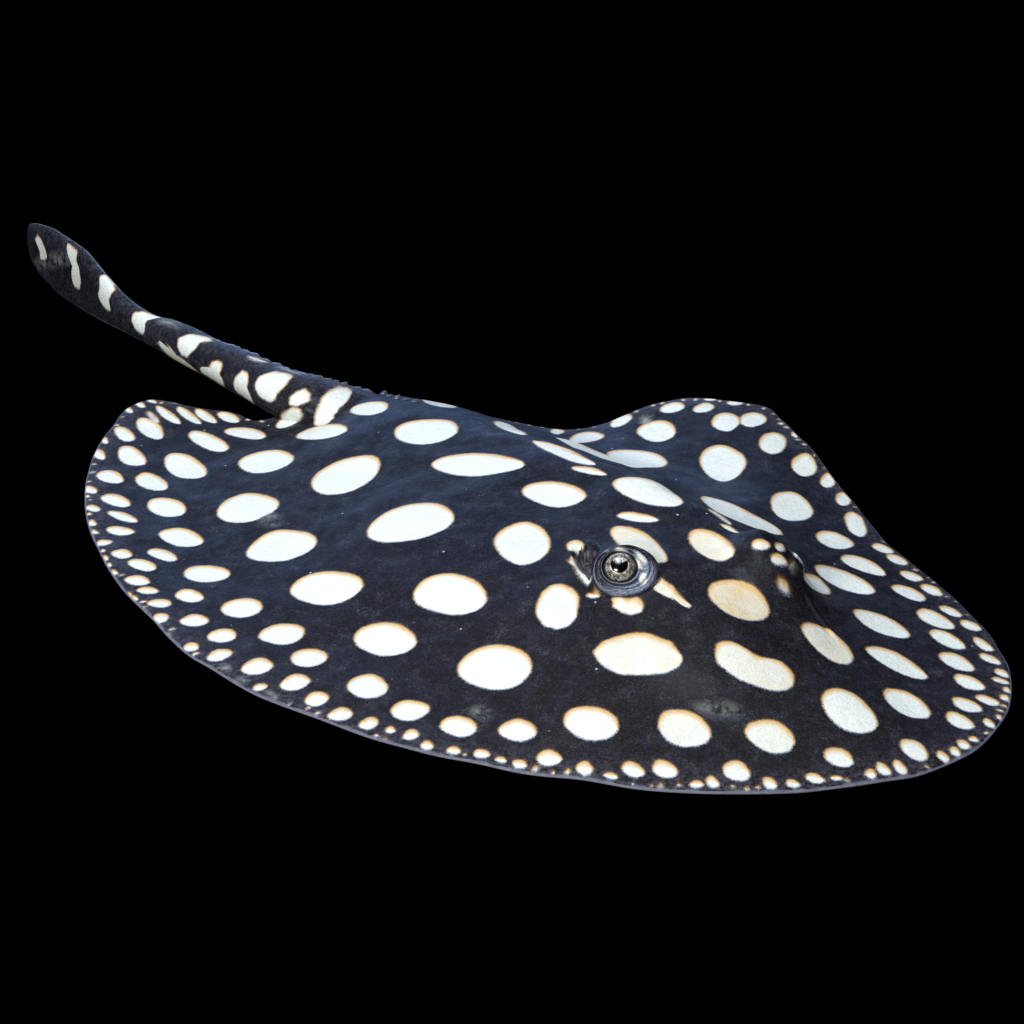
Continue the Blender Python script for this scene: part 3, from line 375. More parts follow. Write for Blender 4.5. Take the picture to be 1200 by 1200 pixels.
def spot_field(x, y, rows, far=.006):
    """signed distance (m) to the nearest spot outline and that spot's tint, strength and side"""
    d = np.full(len(x), far); tint = np.zeros(len(x)); st = np.ones(len(x)); side = np.zeros(len(x))
    order = np.argsort(x); xs = x[order]
    for r in rows:
        cx, cy, ux, uy, vx, vy = [k*1e-5 for k in r[:6]]; rad = np.array(r[8:32])/100
        R_ = 1.3*max(rad)*(math.hypot(ux, uy)+math.hypot(vx, vy))+far
        idx = order[np.searchsorted(xs, cx-R_):np.searchsorted(xs, cx+R_)]
        idx = idx[np.abs(y[idx]-cy) < R_]
        if len(idx) == 0: continue
        det = ux*vy-uy*vx
        if abs(det) < 1e-9: continue
        dx = x[idx]-cx; dy = y[idx]-cy
        a = (vy*dx-vx*dy)/det; b = (-uy*dx+ux*dy)/det
        rho = np.hypot(a, b)+1e-6; th = (np.arctan2(b, a) % (2*math.pi))/(2*math.pi)*24
        k = np.floor(th).astype(int) % 24; f = th-np.floor(th)
        # cubic through the 24 radii
        p0, p1, p2, p3 = rad[k-1], rad[k], rad[(k+1) % 24], rad[(k+2) % 24]
        rr = .5*(2*p1+(-p0+p2)*f+(2*p0-5*p1+4*p2-p3)*f*f+(-p0+3*p1-3*p2+p3)*f**3)
        gx = (a*vy-b*uy)/det/rho; gy = (-a*vx+b*ux)/det/rho
        g = np.hypot(gx, gy)+1e-9
        s = np.clip((rho-rr)/g, -.02, .02)
        better = s < d[idx]
        j = idx[better]
        d[j] = s[better]; tint[j] = r[6]; st[j] = r[7]; side[j] = (gy/g)[better]
    return d, tint, st, side

# ------------------------------------------------------------------ materials
def N(nt, t, **k):
    nd = nt.nodes.new(t)
    for a, b in k.items(): setattr(nd, a, b)
    return nd
class G:
    def __init__(s, name):
        s.m = bpy.data.materials.new(name); s.m.use_nodes = True; s.nt = s.m.node_tree
        s.b = s.nt.nodes['Principled BSDF']
    def put(s, sock, v):
        if isinstance(v, bpy.types.NodeSocket): s.nt.links.new(v, sock)
        else: sock.default_value = v
    def math(s, op, a, b=0, c=0, clamp=False):
        nd = N(s.nt, 'ShaderNodeMath', operation=op, use_clamp=clamp)
        for i, v in enumerate((a, b, c)): s.put(nd.inputs[i], v)
        return nd.outputs[0]
    def attr(s, name): return N(s.nt, 'ShaderNodeAttribute', attribute_name=name).outputs['Fac']
    def coord(s): return N(s.nt, 'ShaderNodeTexCoord').outputs['Object']
    def noise(s, scale, detail=2, rough=.5, dist=0, vec=None):
        nd = N(s.nt, 'ShaderNodeTexNoise'); s.nt.links.new(vec or s.coord(), nd.inputs['Vector'])
        nd.inputs['Scale'].default_value = scale; nd.inputs['Detail'].default_value = detail
        nd.inputs['Roughness'].default_value = rough; nd.inputs['Distortion'].default_value = dist
        return nd.outputs['Fac']
    def ramp(s, v, lo, hi, a=0., b=1., smooth=True):
        nd = N(s.nt, 'ShaderNodeMapRange', clamp=True, interpolation_type='SMOOTHSTEP' if smooth else 'LINEAR')
        for i, q in enumerate((v, lo, hi, a, b)): s.put(nd.inputs[i], q)
        return nd.outputs[0]
    def mix(s, f, a, b):
        nd = N(s.nt, 'ShaderNodeMix', data_type='RGBA')
        s.put(nd.inputs[0], f)
        for i, v in ((6, a), (7, b)): s.put(nd.inputs[i], v if isinstance(v, bpy.types.NodeSocket) else (*v, 1))
        return nd.outputs[2]
    def bump(s, h, dist, strength=1., prev=None):
        nd = N(s.nt, 'ShaderNodeBump'); s.put(nd.inputs['Height'], h)
        nd.inputs['Distance'].default_value = dist; nd.inputs['Strength'].default_value = strength
        if prev: s.nt.links.new(prev, nd.inputs['Normal'])
        return nd.outputs[0]

def skin_material(lid=False):
    g = G('eyelid_skin' if lid else 'spotted_ray_skin')
    # dark ground colour: near black, clouded with slate and brown
    cloud = g.noise(28, 5, .62, .6); mid = g.noise(170, 4, .65, 1.0); grain = g.noise(900, 3, .7)
    base = g.mix(g.ramp(cloud, .38, .66), (.0028, .0025, .0040), (.0060, .0061, .0110))
    sp_ = N(g.nt, 'ShaderNodeSeparateXYZ'); g.nt.links.new(g.coord(), sp_.inputs[0])
    brown = g.ramp(g.math('ADD', sp_.outputs[1], g.math('MULTIPLY', g.noise(14, 3), .12)), .06, -.10)
    base = g.mix(g.math('MULTIPLY', brown, .8), base, (.0080, .0056, .0056))
    base = g.mix(g.math('MULTIPLY', g.ramp(mid, .44, .68), .5), base, (.0135, .014, .027))
    edge = g.attr('edge')
    near = g.ramp(edge, .020, .001)
    speck = g.ramp(g.noise(420, 4, .75, .5), .42, .62)
    base = g.mix(g.math('MULTIPLY', g.math('MULTIPLY', near, .85), speck), base, (.06, .055, .072))
    base = g.mix(g.math('MULTIPLY', g.ramp(grain, .5, .72), .85), base, (.030, .032, .052))
    # fine pale hair-like marks
    warp = g.noise(330, 2, .5, 3.5)
    line = g.ramp(g.math('ABSOLUTE', g.math('SUBTRACT', warp, .5)), .028, .0)
    mask = g.ramp(g.noise(120, 3, .6), .42, .85)
    base = g.mix(g.math('MULTIPLY', g.math('MULTIPLY', line, mask), .7), base, (.22, .24, .30))
    vor = N(g.nt, 'ShaderNodeTexVoronoi'); g.nt.links.new(g.coord(), vor.inputs['Vector']); vor.inputs['Scale'].default_value = 95
    base = g.mix(g.math('MULTIPLY', g.ramp(vor.outputs['Distance'], .075, .045), g.ramp(g.noise(40, 2), .5, .62)), base, (.35, .38, .45))
    if lid:
        base = g.mix(g.math('MULTIPLY', g.attr('pale'), g.ramp(g.noise(500, 4, .7), .3, .6, .45, 1)), base, (.27, .33, .46))  # blue-grey sheen of the glossy lid, painted into its colour
    # spots, with a feathered outline
    d = g.attr('spot'); side = g.attr('side')
    fr = g.math('MULTIPLY', g.math('SUBTRACT', g.noise(1300, 2, .7), .5), .0026)
    fr2 = g.math('MULTIPLY', g.math('SUBTRACT', g.noise(300, 2, .5), .5), .0009)
    d2 = g.math('ADD', g.math('ADD', d, fr), fr2)
    d3 = g.math('ADD', d, fr2)
    tint = g.attr('tint')
    stain = g.noise(60, 4, .6, .4)
    cream = g.mix(g.math('MULTIPLY', g.ramp(stain, .2, .8), tint), g.mix(g.math('MULTIPLY', tint, .55), (.76, .82, .79), (.74, .69, .50)), (.68, .50, .24))
    cream = g.mix(g.ramp(g.noise(420, 4, .7), .40, .75, 0, .55), cream, (.56, .58, .54))
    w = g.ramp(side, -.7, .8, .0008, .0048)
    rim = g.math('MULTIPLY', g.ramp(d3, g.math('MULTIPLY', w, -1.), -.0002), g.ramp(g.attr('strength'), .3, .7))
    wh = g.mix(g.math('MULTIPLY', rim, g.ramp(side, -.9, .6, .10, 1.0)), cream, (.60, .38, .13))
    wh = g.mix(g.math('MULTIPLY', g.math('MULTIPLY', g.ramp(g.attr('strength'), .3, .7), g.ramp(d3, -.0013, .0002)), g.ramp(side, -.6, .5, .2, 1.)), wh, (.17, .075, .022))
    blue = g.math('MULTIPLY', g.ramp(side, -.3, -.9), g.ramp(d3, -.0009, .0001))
    wh = g.mix(g.math('MULTIPLY', blue, .6), wh, (.26, .38, .72))  # lens colour fringing painted as a thin blue line on the spot edge
    soft = g.math('MULTIPLY_ADD', g.math('SUBTRACT', 1., g.attr('strength')), .004, .0007)
    inside = g.ramp(d2, soft, g.math('MULTIPLY', soft, -1.))
    inside = g.math('MULTIPLY', inside, g.ramp(g.attr('strength'), .3, .9, g.ramp(g.noise(160, 4, .7), .35, .6), 1.))
    col = g.mix(g.math('MULTIPLY', inside, g.attr('strength')), base, wh)
    # slight darkening ring of denser pigment just outside each spot
    # breathing hole
    pu = g.attr('purple')
    col = g.mix(g.ramp(pu, 0, 1, 0, .9, False), col, g.mix(g.ramp(g.noise(260, 3, .6), .35, .65), (.022, .016, .022), (.10, .085, .10)))
    col = g.mix(g.ramp(pu, 1, 2), col, (.018, .008, .012))
    # thin bare edge of the fin
    col = g.mix(g.ramp(edge, g.ramp(g.noise(120, 3), .35, .65, .0003, .0013), .0002, 0, .6), col, g.mix(g.noise(200, 3), (.07, .07, .10), (.28, .31, .42)))
    # underside
    col = g.mix(g.attr('belly'), col, g.mix(g.noise(60, 4), (.42, .40, .42), (.62, .58, .56)))
    g.put(g.b.inputs['Base Color'], col)
    g.put(g.b.inputs['Roughness'], g.ramp(g.noise(90, 4, .6),   .3, .7, .48, .66))
    g.b.inputs['Specular IOR Level'].default_value = .14
    g.b.inputs['Coat Weight'].default_value = .05; g.b.inputs['Coat Roughness'].default_value = .22
    if lid:
        g.put(g.b.inputs['Roughness'], g.ramp(g.noise(300, 3), .3, .7, .14, .34)); g.b.inputs['Specular IOR Level'].default_value = .45
    n1 = g.bump(g.noise(800, 4, .7, .5), .0006, .8)
    n2 = g.bump(g.noise(75, 4, .6), .0022, .35, n1)
    g.nt.links.new(n2, g.b.inputs['Normal'])
    return g.m
def eye_material():
    g = G('iris'); co = g.coord()
    sep = N(g.nt, 'ShaderNodeSeparateXYZ'); g.nt.links.new(co, sep.inputs[0])
    r = g.math('SQRT', g.math('ADD', g.math('POWER', sep.outputs[0], 2), g.math('POWER', sep.outputs[1], 2)))
    mott = g.noise(900, 4, .7, 1.5); big = g.noise(420, 2, .5, 1)
    c = g.mix(g.ramp(big, .42, .58), (.15, .14, .12), (.40, .38, .34))
    vo = N(g.nt, 'ShaderNodeTexVoronoi', feature='DISTANCE_TO_EDGE'); g.nt.links.new(co, vo.inputs['Vector']); vo.inputs['Scale'].default_value = 300
    c = g.mix(g.ramp(vo.outputs['Distance'], .10, .02), c, (.012, .010, .010))
    c = g.mix(g.ramp(mott, .48, .56), c, (.035, .03, .03))
    c = g.mix(g.math('MULTIPLY', g.ramp(r, .0051, .0044), g.ramp(g.noise(380, 3), .4, .6, .1, .8)), c, (.75, .68, .52))
    c = g.mix(g.math('MULTIPLY', g.math('MULTIPLY', g.ramp(r, .0060, .0064), g.ramp(r, .0072, .0067)), g.ramp(g.noise(260, 3), .45, .6, .05, .8)), c, (.40, .40, .38))
    c = g.mix(g.ramp(r, .0070, .0076), c, (.01, .01, .012))
    g.put(g.b.inputs['Base Color'], c); g.b.inputs['Roughness'].default_value = .3
    g.b.inputs['Coat Weight'].default_value = .6; g.b.inputs['Coat Roughness'].default_value = .03
    return g.m
def plain(name, c, r, coat=0, nscale=600, c2=None):
    g = G(name)
    g.put(g.b.inputs['Base Color'], g.mix(g.ramp(g.noise(nscale, 4, .6), .35, .65), c, c2 or tuple(v*.6 for v in c)))
    g.b.inputs['Roughness'].default_value = r; g.b.inputs['Coat Weight'].default_value = coat; g.b.inputs['Coat Roughness'].default_value = .05
    g.nt.links.new(g.bump(g.noise(nscale, 3), .0002, .4), g.b.inputs['Normal'])
    return g.m
SKIN = skin_material(); IRIS = eye_material(); LID = skin_material(True)
BLACK = plain('pupil_black', (.002, .002, .003), .12, 0)
THORN = plain('thorn_horn', (.09, .10, .14), .4, .2, 900, (.03, .03, .045))
STING = plain('sting_horn', (.14, .09, .08), .45, .2, 700)

def mesh_obj(name, V, F, mat, parent=None, attrs=None, smooth=True):
    me = bpy.data.meshes.new(name)
    V = np.asarray(V, np.float32)
    quads = [np.asarray(f, np.int32) for f in F if len(f)]
    me.vertices.add(len(V)); me.vertices.foreach_set('co', V.ravel())
    loops = np.concatenate([q.ravel() for q in quads]); sizes = np.concatenate([np.full(len(q), q.shape[1]) for q in quads])
    me.loops.add(len(loops)); me.loops.foreach_set('vertex_index', loops)
    me.polygons.add(len(sizes)); st = np.r_[0, np.cumsum(sizes)[:-1]].astype(np.int32)
    me.polygons.foreach_set('loop_start', st); me.polygons.foreach_set('loop_total', sizes.astype(np.int32))
    me.update(calc_edges=True); me.validate()
    if smooth: me.polygons.foreach_set('use_smooth', np.ones(len(me.polygons), bool))
    for k, v in (attrs or {}).items():
        a = me.attributes.new(k, 'FLOAT', 'POINT'); a.data.foreach_set('value', np.asarray(v, np.float32))
    me.materials.append(mat)
    o = bpy.data.objects.new(name, me); scene.collection.objects.link(o)
    if parent: o.parent = parent
    return o
def grid(i0, rows, cols, closed=True, flip=False):
    r = np.arange(rows-1)[:, None]; c = np.arange(cols if closed else cols-1)[None]
    a = i0+r*cols+c; b = i0+r*cols+(c+1) % cols
    q = np.stack([a, b, b+cols, a+cols], -1).reshape(-1, 4)
    return q[:, ::-1] if flip else q

root = bpy.data.objects.new('stingray', None); scene.collection.objects.link(root)
root.location = tuple(ROOT); root.empty_display_size = .05
root['label'] = 'black stingray covered in round creamy white spots, banded tail raised behind it'
root['category'] = 'stingray'

# ------------------------------------------------------------------ body: disc + tail in one mesh
def catmull(P, k):
    P = np.asarray(P, float); p0, p1, p2, p3 = np.roll(P, 1, 0), P, np.roll(P, -1, 0), np.roll(P, -2, 0)
    out = []
    for t in np.arange(k)/k:
        out.append(.5*((2*p1)+(-p0+p2)*t+(2*p0-5*p1+4*p2-p3)*t*t+(-p0+3*p1-3*p2+p3)*t**3))
    return np.stack(out, 1).reshape(-1, P.shape[1])
def catmull_open(P, k):
    P = np.vstack([2*P[0]-P[1], P, 2*P[-1]-P[-2]]); out = []
    for i in range(1, len(P)-2):
        p0, p1, p2, p3 = P[i-1], P[i], P[i+1], P[i+2]
        for t in np.arange(k)/k: out.append(.5*((2*p1)+(-p0+p2)*t+(2*p0-5*p1+4*p2-p3)*t*t+(-p0+3*p1-3*p2+p3)*t**3))
    return np.array(out+[P[-2]])
M = catmull(np.array(MARGIN, float)*1e-5, 14)
for _ in range(30): M = .5*M+.25*(np.roll(M, 1, 0)+np.roll(M, -1, 0))
NA = len(M); NR = 430
C = np.array(EYE1[:2])
s = np.linspace(.012, 1, NR); s = s*.88+.12*s**2.2
s[-1] = 1
X = C[0]+s[:, None]*(M[None, :, 0]-C[0]); Y = C[1]+s[:, None]*(M[None, :, 1]-C[1])
x = X.ravel(); y = Y.ravel()
z = height(x, y)
# low swells of the flesh
z += .0006*np.sin(x*95+2*np.sin(y*60))*np.sin(y*80+1.3)
# breathing hole behind the eye
pd, _, pk, _ = spot_field(x, y, BREATHHOLE[:1], .01)
pit = np.clip((.0015-pd)/.0045, 0, 1); z -= .0050*pit**1.3
lip = np.exp(-((pd-.0022)/.0016)**2); z += .0009*lip
pd2, _, _, _ = spot_field(x, y, BREATHHOLE[1:], .01)
z -= .0035*np.clip((.0006-pd2)/.003, 0, 1)
purple = np.clip((.0004-pd)/.0009, 0, 1)+np.clip((.0003-pd2)/.001, 0, 1)
# folds inside it
z += purple*.0006*np.sin((x*1.0+y*.35)*1300)*.6
# narrow folds of loose skin
for pl, wd, hh in FOLDS:
    q = catmull_open(np.array(pl, float)*1e-5, 8)
    idx = np.where((x > q[:, 0].min()-.01) & (x < q[:, 0].max()+.01) & (y > q[:, 1].min()-.01) & (y < q[:, 1].max()+.01))[0]
    best = np.full(len(idx), 1.); fade = np.zeros(len(idx))
    for i in range(len(q)-1):
        a0 = q[i]; ab = q[i+1]-a0; tq = np.clip(((x[idx]-a0[0])*ab[0]+(y[idx]-a0[1])*ab[1])/(ab@ab), 0, 1)
        dd = np.hypot(x[idx]-a0[0]-tq*ab[0], y[idx]-a0[1]-tq*ab[1]); m_ = dd < best
        best[m_] = dd[m_]; f_ = (i+tq)/(len(q)-1); fade[m_] = np.minimum(1, np.minimum(f_, 1-f_)*6)[m_]
    z[idx] += hh*fade*(np.exp(-(best/wd)**2)-.45*np.exp(-((best-2.4*wd)/(1.1*wd))**2))
d, tint, st, side = spot_field(x, y, SPOTS)
edge = ((1-s)[:, None]*np.hypot(M[:, 0]-C[0], M[:, 1]-C[1])[None])
# true distance to the outline near it (the rays meet it at a slant)
tg = np.roll(M, -1, 0)-np.roll(M, 1, 0); tg /= np.linalg.norm(tg, axis=1)[:, None]
rd = M-C; rd /= np.linalg.norm(rd, axis=1)[:, None]
edge = edge*np.abs(rd[:, 0]*tg[:, 1]-rd[:, 1]*tg[:, 0])[None]
edge = edge.ravel()
zt = z.reshape(NR, NA)
# the outermost millimetre rounds over
e2d = edge.reshape(NR, NA)
zt = zt-.0008*np.clip(1-e2d/.0016, 0, 1)**2
V = [np.stack([x, y, zt.ravel()], -1)]
att = dict(spot=[d], tint=[tint], strength=[st], side=[side], edge=[edge], purple=[purple], belly=[np.zeros(len(x))])
nv = len(x); F = [grid(0, NR, NA)]
# rim
nrm = np.stack([tg[:, 1], -tg[:, 0]], 1); nrm *= np.sign((nrm*rd).sum(1))[:, None]
rr = .0005; zm = zt[-1]
rim = []
for k in range(1, 6):
    a = math.pi*k/6
    rim.append(np.c_[M+nrm*rr*math.sin(a), zm-rr+rr*math.cos(a)])
# belly
NB = 60
sb = np.linspace(1, .03, NB)
Xb = C[0]+sb[:, None]*(M[None, :, 0]-C[0]); Yb = C[1]+sb[:, None]*(M[None, :, 1]-C[1])
zi = np.stack([np.interp(sb, s, zt[:, j]) for j in range(NA)], 1)
eb = (1-sb)[:, None]*np.hypot(M[:, 0]-C[0], M[:, 1]-C[1])[None]
th = .0010+np.minimum(eb*.10, .007)
lin = zm[None]*sb[:, None]**2 - .002*(1-sb[:, None]**2)
zb = np.minimum(zi-th, np.where(eb > .0, lin-.0010, 9))
W1 = np.concatenate(rim+[np.stack([Xb.ravel(), Yb.ravel(), zb.ravel()], -1)])
k1 = len(W1)
V.append(W1)
F.append(grid(nv-NA, 1+5+NB, NA))
rb = np.r_[np.repeat([0, .1, .3, .6, .9], NA), np.ones(NB*NA)]
for kk, dv in (('spot', .006), ('tint', 0), ('strength', 1), ('side', 0), ('edge', 0), ('purple', 0)): att[kk].append(np.full(k1, float(dv)))
att['belly'].append(rb)
# close the centre above and below
c_top = nv+k1
V.append(np.array([[C[0], C[1], zt[0].mean()], [C[0], C[1], zb[-1].mean()]]))
for kk in att: att[kk].append(np.array([0., 1.]) if kk == 'belly' else np.array([.006, .006]) if kk == 'spot' else np.array([.1, .1]) if kk == 'edge' else np.zeros(2))
a = np.arange(NA); F.append(np.stack([np.full(NA, c_top), (a+1) % NA, a], -1))
lb = nv+k1-NA; F.append(np.stack([np.full(NA, c_top+1), lb+a, lb+(a+1) % NA], -1))
tot = c_top+2
# tail
T = np.array(TAIL, float)
L = T[:, 7]; NS = 620; NP = 120
sl = np.linspace(0, L[-1], NS)
def cubic(xq, xp, yp):
    v = np.interp(xq, xp, yp); w_ = np.minimum(np.minimum(np.arange(len(v)), np.arange(len(v))[::-1])/12., 1)
    for _ in range(60):
        s_ = v.copy(); s_[1:-1] = .25*v[:-2]+.5*v[1:-1]+.25*v[2:]; v = v*(1-w_)+s_*w_
    return v
Cn = np.stack([cubic(sl, L, T[:, k]) for k in range(3)], 1)
ta = np.maximum(cubic(sl, L, T[:, 3]), .0006); tb = np.maximum(cubic(sl, L, T[:, 4]), .001); ph0 = np.interp(sl, L, T[:, 5]); hm = np.interp(sl, L, T[:, 6])
tan = np.gradient(Cn, axis=0)
for k in range(3): tan[:, k] = np.convolve(np.pad(tan[:, k], 20, mode='edge'), np.ones(41)/41, 'valid')
tan /= np.linalg.norm(tan, axis=1)[:, None]
Nn = np.cross(tan, [0, 0, 1]); Nn /= np.linalg.norm(Nn, axis=1)[:, None]; Nn *= np.sign(Nn[:, 1])[:, None]
Bn = np.cross(Nn, tan); Bn *= np.sign(Bn[:, 2])[:, None]
ph = np.linspace(0, 2*math.pi, NP, endpoint=False)
P = Cn[:, None]+(ta[:, None]*np.cos(ph))[..., None]*Nn[:, None]+(tb[:, None]*np.sin(ph))[..., None]*Bn[:, None]
tt = (np.cos(ph[None]-ph0[:, None])*hm[:, None]).ravel(); ss = np.repeat(sl, NP)
td, tti, tst, tsi = spot_field(ss, tt, TAILSPOTS); tti = tti*0; tsi = tsi*.5-.35; td = td-.0002
V.append(P.reshape(-1, 3)); kt = NS*NP
for kk, vv in (('spot', td), ('tint', tti), ('strength', tst), ('side', tsi*.6), ('edge', np.minimum((hm[:, None]*(1-np.abs(np.cos(ph[None]-ph0[:, None])))).ravel()*1.2, ss+.0004)), ('purple', np.zeros(kt)), ('belly', np.zeros(kt))): att[kk].append(vv)
F.append(grid(tot, NS, NP, flip=True))
V.append(Cn[:1]-tan[:1]*.0006)
for kk in att: att[kk].append(np.array([.006 if kk == 'spot' else 0.]))
a = np.arange(NP); F.append(np.stack([np.full(NP, tot+kt), tot+a, tot+(a+1) % NP], -1))
V = np.concatenate(V)-ROOT; att = {k: np.concatenate(v) for k, v in att.items()}
body = mesh_obj('body', V, F, SKIN, root, att)

# ------------------------------------------------------------------ eyes
def frame_obj(o, pos, wdir, updir=(0, 0, 1)):
    w_ = Vector(wdir).normalized(); u_ = Vector(updir).cross(w_).normalized(); v_ = w_.cross(u_)
    m = Matrix((u_, v_, w_)).transposed().to_4x4(); m.translation = Vector(pos)-Vector(ROOT); o.matrix_local = m
PX = .00043
def make_eye(pos, wdir, spots, size=1.0):
    # eyeball
    e_rad = .0105; NU, NV = 64, 40
    th = np.linspace(.001, 1.75, NV); phi = np.linspace(0, 2*math.pi, NU, endpoint=False)
    V = np.stack([e_rad*np.sin(th)[:, None]*np.cos(phi), e_rad*np.sin(th)[:, None]*np.sin(phi), (e_rad*np.cos(th)[:, None]+0*phi)], -1).reshape(-1, 3)
    V[:, 2] = V[:, 2]*.8-.0018
    eb = mesh_obj('eyeball', V*size, [grid(0, NV, NU)], IRIS, root); frame_obj(eb, pos, wdir)
    # pupil: rounded below, notched above by the fringed lid
    out = [(-10.5, 3), (-10, -2), (-7.5, -6.5), (-3, -9), (1.5, -9.5), (6, -8), (9.5, -4), (10.5, 1), (9.5, 5), (7.5, 6), (5.5, 2.6), (3.5, 2.8), (2.4, 6.5), (.5, 7), (-1, 3), (-3, 2.6), (-4.5, 6.3), (-6, 6.6), (-7, 3.5), (-8.2, 4.5), (-9.5, 6)]
    o2 = catmull(np.array(out)*PX*.95, 4); rings = []
    for k in (0, .3, .6, .85, .97, 1.0, 1.02):
        q = o2*max(k, .01)*np.array([1, 1]); q = q+np.array([-.0002, .0004])
        zz = -.0018+.8*np.sqrt(np.maximum(e_rad**2-(q**2).sum(1), 0))+(.00022 if k < 1 else .0001 if k < 1.01 else -.0004)
        rings.append(np.c_[q, zz])
    pu = mesh_obj('pupil', np.concatenate(rings)*size, [grid(0, len(rings), len(o2))], BLACK, eb)
    # eyelids: wrinkled rings of skin round the ball, whose foot runs out into the skin of the head
    NT, NL = 220, 110
    t = np.linspace(0, 2*math.pi, NT, endpoint=False); q = np.linspace(0, 1, NL)
    wob = .5*np.sin(2*t+.7)+.35*np.sin(3*t+2.1)+.2*np.sin(5*t+.4)+.12*np.sin(9*t+1)
    rin = 19.5+.9*np.cos(2*t+.4)+.35*wob
    ro = 1/np.sqrt((np.cos(t)/38)**2+(np.sin(t)/32)**2)+1.0*wob
    ox = 7.0; oy = -3
    k = np.clip(q/.78, 0, 1)[:, None]
    Xl = (rin[None]*np.cos(t))*(1-k)+(ro[None]*np.cos(t)+ox)*k
    Yl = (rin[None]*np.sin(t))*(1-k)+(ro[None]*np.sin(t)+oy)*k
    turn = ((t+2.6) % (2*math.pi))/(2*math.pi)              # the outer fold winds inwards once round
    qq = k
    def gs(c, w_): return np.exp(-((qq-c)/w_)**2)
    up_ = np.clip(np.sin(t), 0, 1)[None]; fr_ = np.clip(np.cos(t+.6), 0, 1)[None]; bk_ = np.clip(-np.cos(t-.25), 0, 1)[None]
    h = 9.5-3.0*k**2+0*t
    h = h+2.0*gs(.10, .08)*(1-.4*fr_)-2.2*gs(.26+.03*wob, .045)*(.5+.5*up_+.3*bk_)
    gc = .40+.42*turn[None]+.02*wob
    h = h-2.3*gs(gc, .035)+1.5*gs(gc-.11, .07)+1.3*gs(gc+.10, .06)
    h = h+.30*np.sin(t*23+qq*31)*gs(.5, .3)+.22*np.sin(t*41-qq*55+2*np.sin(3*t))*gs(.45, .35)
    h = h-4.5*np.clip((k-.80)/.20, 0, 1)**2
    h[0] -= 5; h[1] -= 1.5
    w_ = Vector(wdir).normalized(); u_ = Vector((0, 0, 1)).cross(w_).normalized(); v_ = w_.cross(u_)
    u_, v_, w_ = [np.array(a_) for a_ in (u_, v_, w_)]
    W = np.array(pos)+(Xl*PX*size)[..., None]*u_+(Yl*PX*size)[..., None]*v_+(h*PX*size)[..., None]*w_
    j0 = int(np.searchsorted(q, .78))
    rim0 = W[j0].copy(); cen = rim0.mean(0)
    outd = rim0[:, :2]-cen[:2]; outd /= np.linalg.norm(outd, axis=1)[:, None]
    tall = np.maximum(rim0[:, 2]-height(rim0[:, 0], rim0[:, 1]), .0008)
    foot = rim0[:, :2]+outd*(.0008+.28*tall)[:, None]
    fz = height(foot[:, 0], foot[:, 1])-.0009
    slope0 = (W[j0]-W[j0-1])*(NL-1-j0)
    for i in range(j0+1, NL):
        f = (i-j0)/(NL-1-j0)
        tgt = np.c_[foot, fz]
        h00, h10, h01, h11 = 2*f**3-3*f**2+1, f**3-2*f**2+f, -2*f**3+3*f**2, f**3-f**2
        end = np.c_[outd*.004, -tall*.15]
        W[i] = h00*rim0+h10*slope0*.5+h01*tgt+h11*end
    xs = Xl.ravel(); ys = Yl.ravel()
    sd = np.full(len(xs), .006)
    for cx, cy, a_, b_, an in spots:
        c_, s_ = math.cos(math.radians(an)), math.sin(math.radians(an))
        u = (c_*(xs-cx)+s_*(ys-cy))/a_; v = (-s_*(xs-cx)+c_*(ys-cy))/b_
        sd = np.minimum(sd, (np.hypot(u, v)-1)*b_*PX)
    Q = np.repeat(q, NT); ang = np.tile(t, NL)
    WX = W.reshape(-1, 3)
    dsk, tsk, ssk, sisk = spot_field(WX[:, 0], WX[:, 1], SPOTS)
    outer = Q > .86
    sd = np.where(outer, dsk, sd)
    pale = 1.0*np.exp(-((Q-.70)/.07)**2)*np.clip(np.cos(ang-math.radians(190))*1.6, 0, 1)+1.1*np.exp(-((Q-.45)/.20)**2)*np.clip(np.cos(ang-math.radians(305))*1.3-.1, 0, 1)+.45*np.exp(-((Q-.06)/.05)**2)+.30*np.exp(-((Q-.30)/.05)**2)  # mask of the painted sheen: left and lower right, plus two pale rings
    z0 = np.zeros(len(sd))
    lid = mesh_obj('eyelid', WX-ROOT, [grid(0, NL, NT)], LID, root, dict(spot=sd, pale=pale, tint=z0+.35, strength=z0+1, side=np.where(outer, sisk, -.8), edge=z0+.1, purple=z0, belly=z0))
camv = Vector(cam.location)
e = Vector(EYE_POS); 
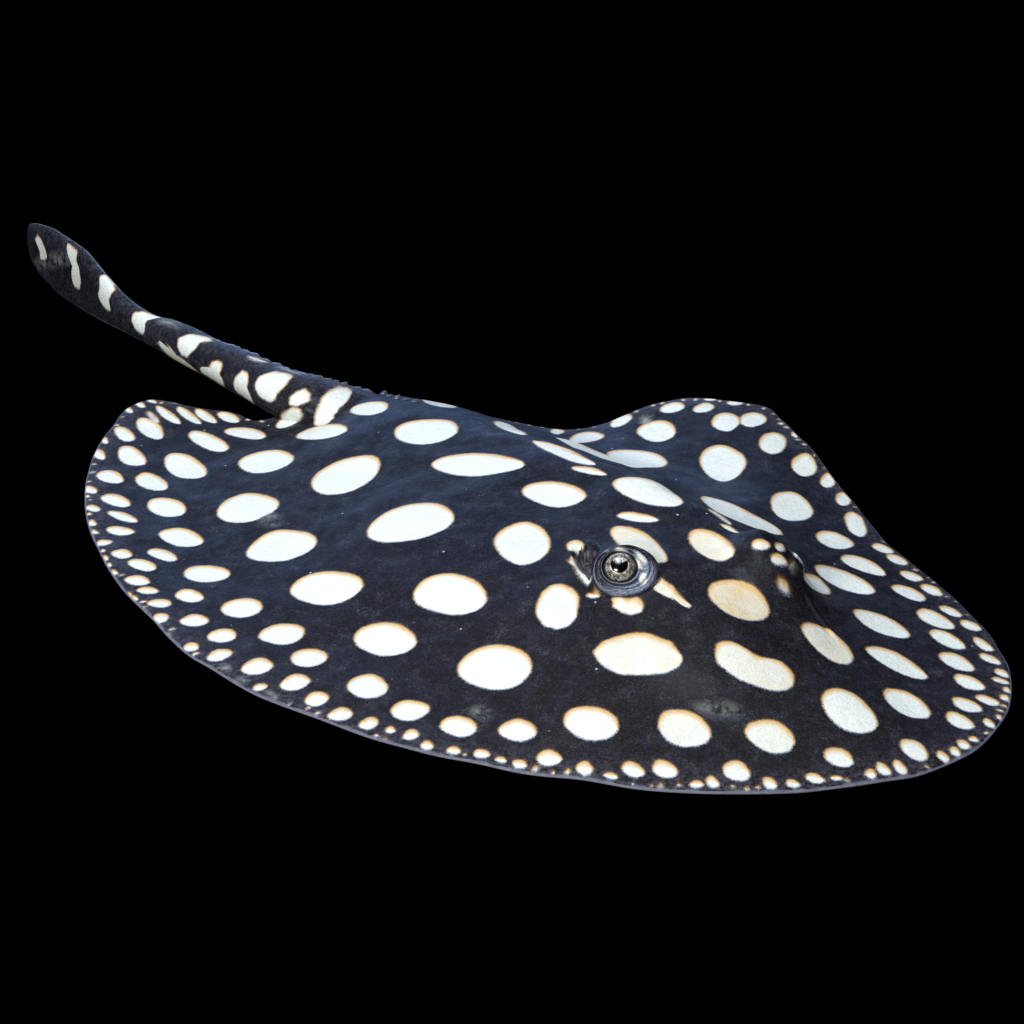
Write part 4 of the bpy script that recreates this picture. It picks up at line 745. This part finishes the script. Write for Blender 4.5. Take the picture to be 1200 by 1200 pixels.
make_eye(e, (camv-e)+Vector((-.10, .0, .42)), [(-.5, 20, 8, 3.5, -18), (23, 13, 9.5, 3.6, -42), (22, 4.5, 8, 3.6, -50), (28, -12, 5, 8, 10), (-22, 19, 9, 3.5, 20)])
d2 = np.array([.80, .60])*.0132
make_eye(Vector((EYE2[0]+d2[0], EYE2[1]+d2[1], float(height(np.array([EYE2[0]+d2[0]]), np.array([EYE2[1]+d2[1]]))[0])-.0035)), (.80, .60, .45), [(-10, 22, 7, 3.5, 10), (18, 18, 7, 3.5, -30)], .52)

# ------------------------------------------------------------------ thorns along the tail and the sting
def thorn(name, base, direction, lean, h, r, mat):
    NU = 8; V = []; levels = [(0, 1.25, -.35), (.25, .9, 0), (.6, .5, .0), (.88, .2, 0), (1, .03, 0)]
    for k, (f, rad, dz) in enumerate(levels):
        for j in range(NU):
            a_ = 2*math.pi*j/NU
            V.append((r*rad*math.cos(a_)*1.5+lean*h*f*f, r*rad*math.sin(a_), h*f+dz*h))
    o = mesh_obj(name, V, [grid(0, len(levels), NU)], mat, root)
    w_ = Vector(direction).normalized(); u_ = Vector(tan_dir).normalized(); u_ = (u_-w_*u_.dot(w_)).normalized(); v_ = w_.cross(u_)
    m = Matrix((u_, v_, w_)).transposed().to_4x4(); m.translation = Vector(base)-Vector(ROOT); o.matrix_local = m
    return o
rnd = random.Random(4)
for q in THORNS:
    i = int(np.argmin(abs(sl-q))); a_ = ph0[i]*.8+math.pi/2*.2
    p = Cn[i]+ta[i]*math.cos(a_)*Nn[i]+tb[i]*math.sin(a_)*Bn[i]
    nn = math.cos(a_)/ta[i]*Nn[i]+math.sin(a_)/tb[i]*Bn[i]
    tan_dir = -tan[i]
    if rnd.random() < .15: continue
    thorn('thorn', p, nn, -.9, rnd.uniform(.0005, .0012)*(.8+1.0*(q-THORNS[0])/(THORNS[-1]-THORNS[0])), rnd.uniform(.0016, .0030), THORN)
tan_dir = -tan[-1]
for k, q in enumerate(THORNS2):
    thorn('thorn', (q[0], q[1], q[2]), (0, .3, 1), -.6, (.0020, .0012, .0019, .0010, .0013)[k], .0016, THORN)
EOF_MARK = 0
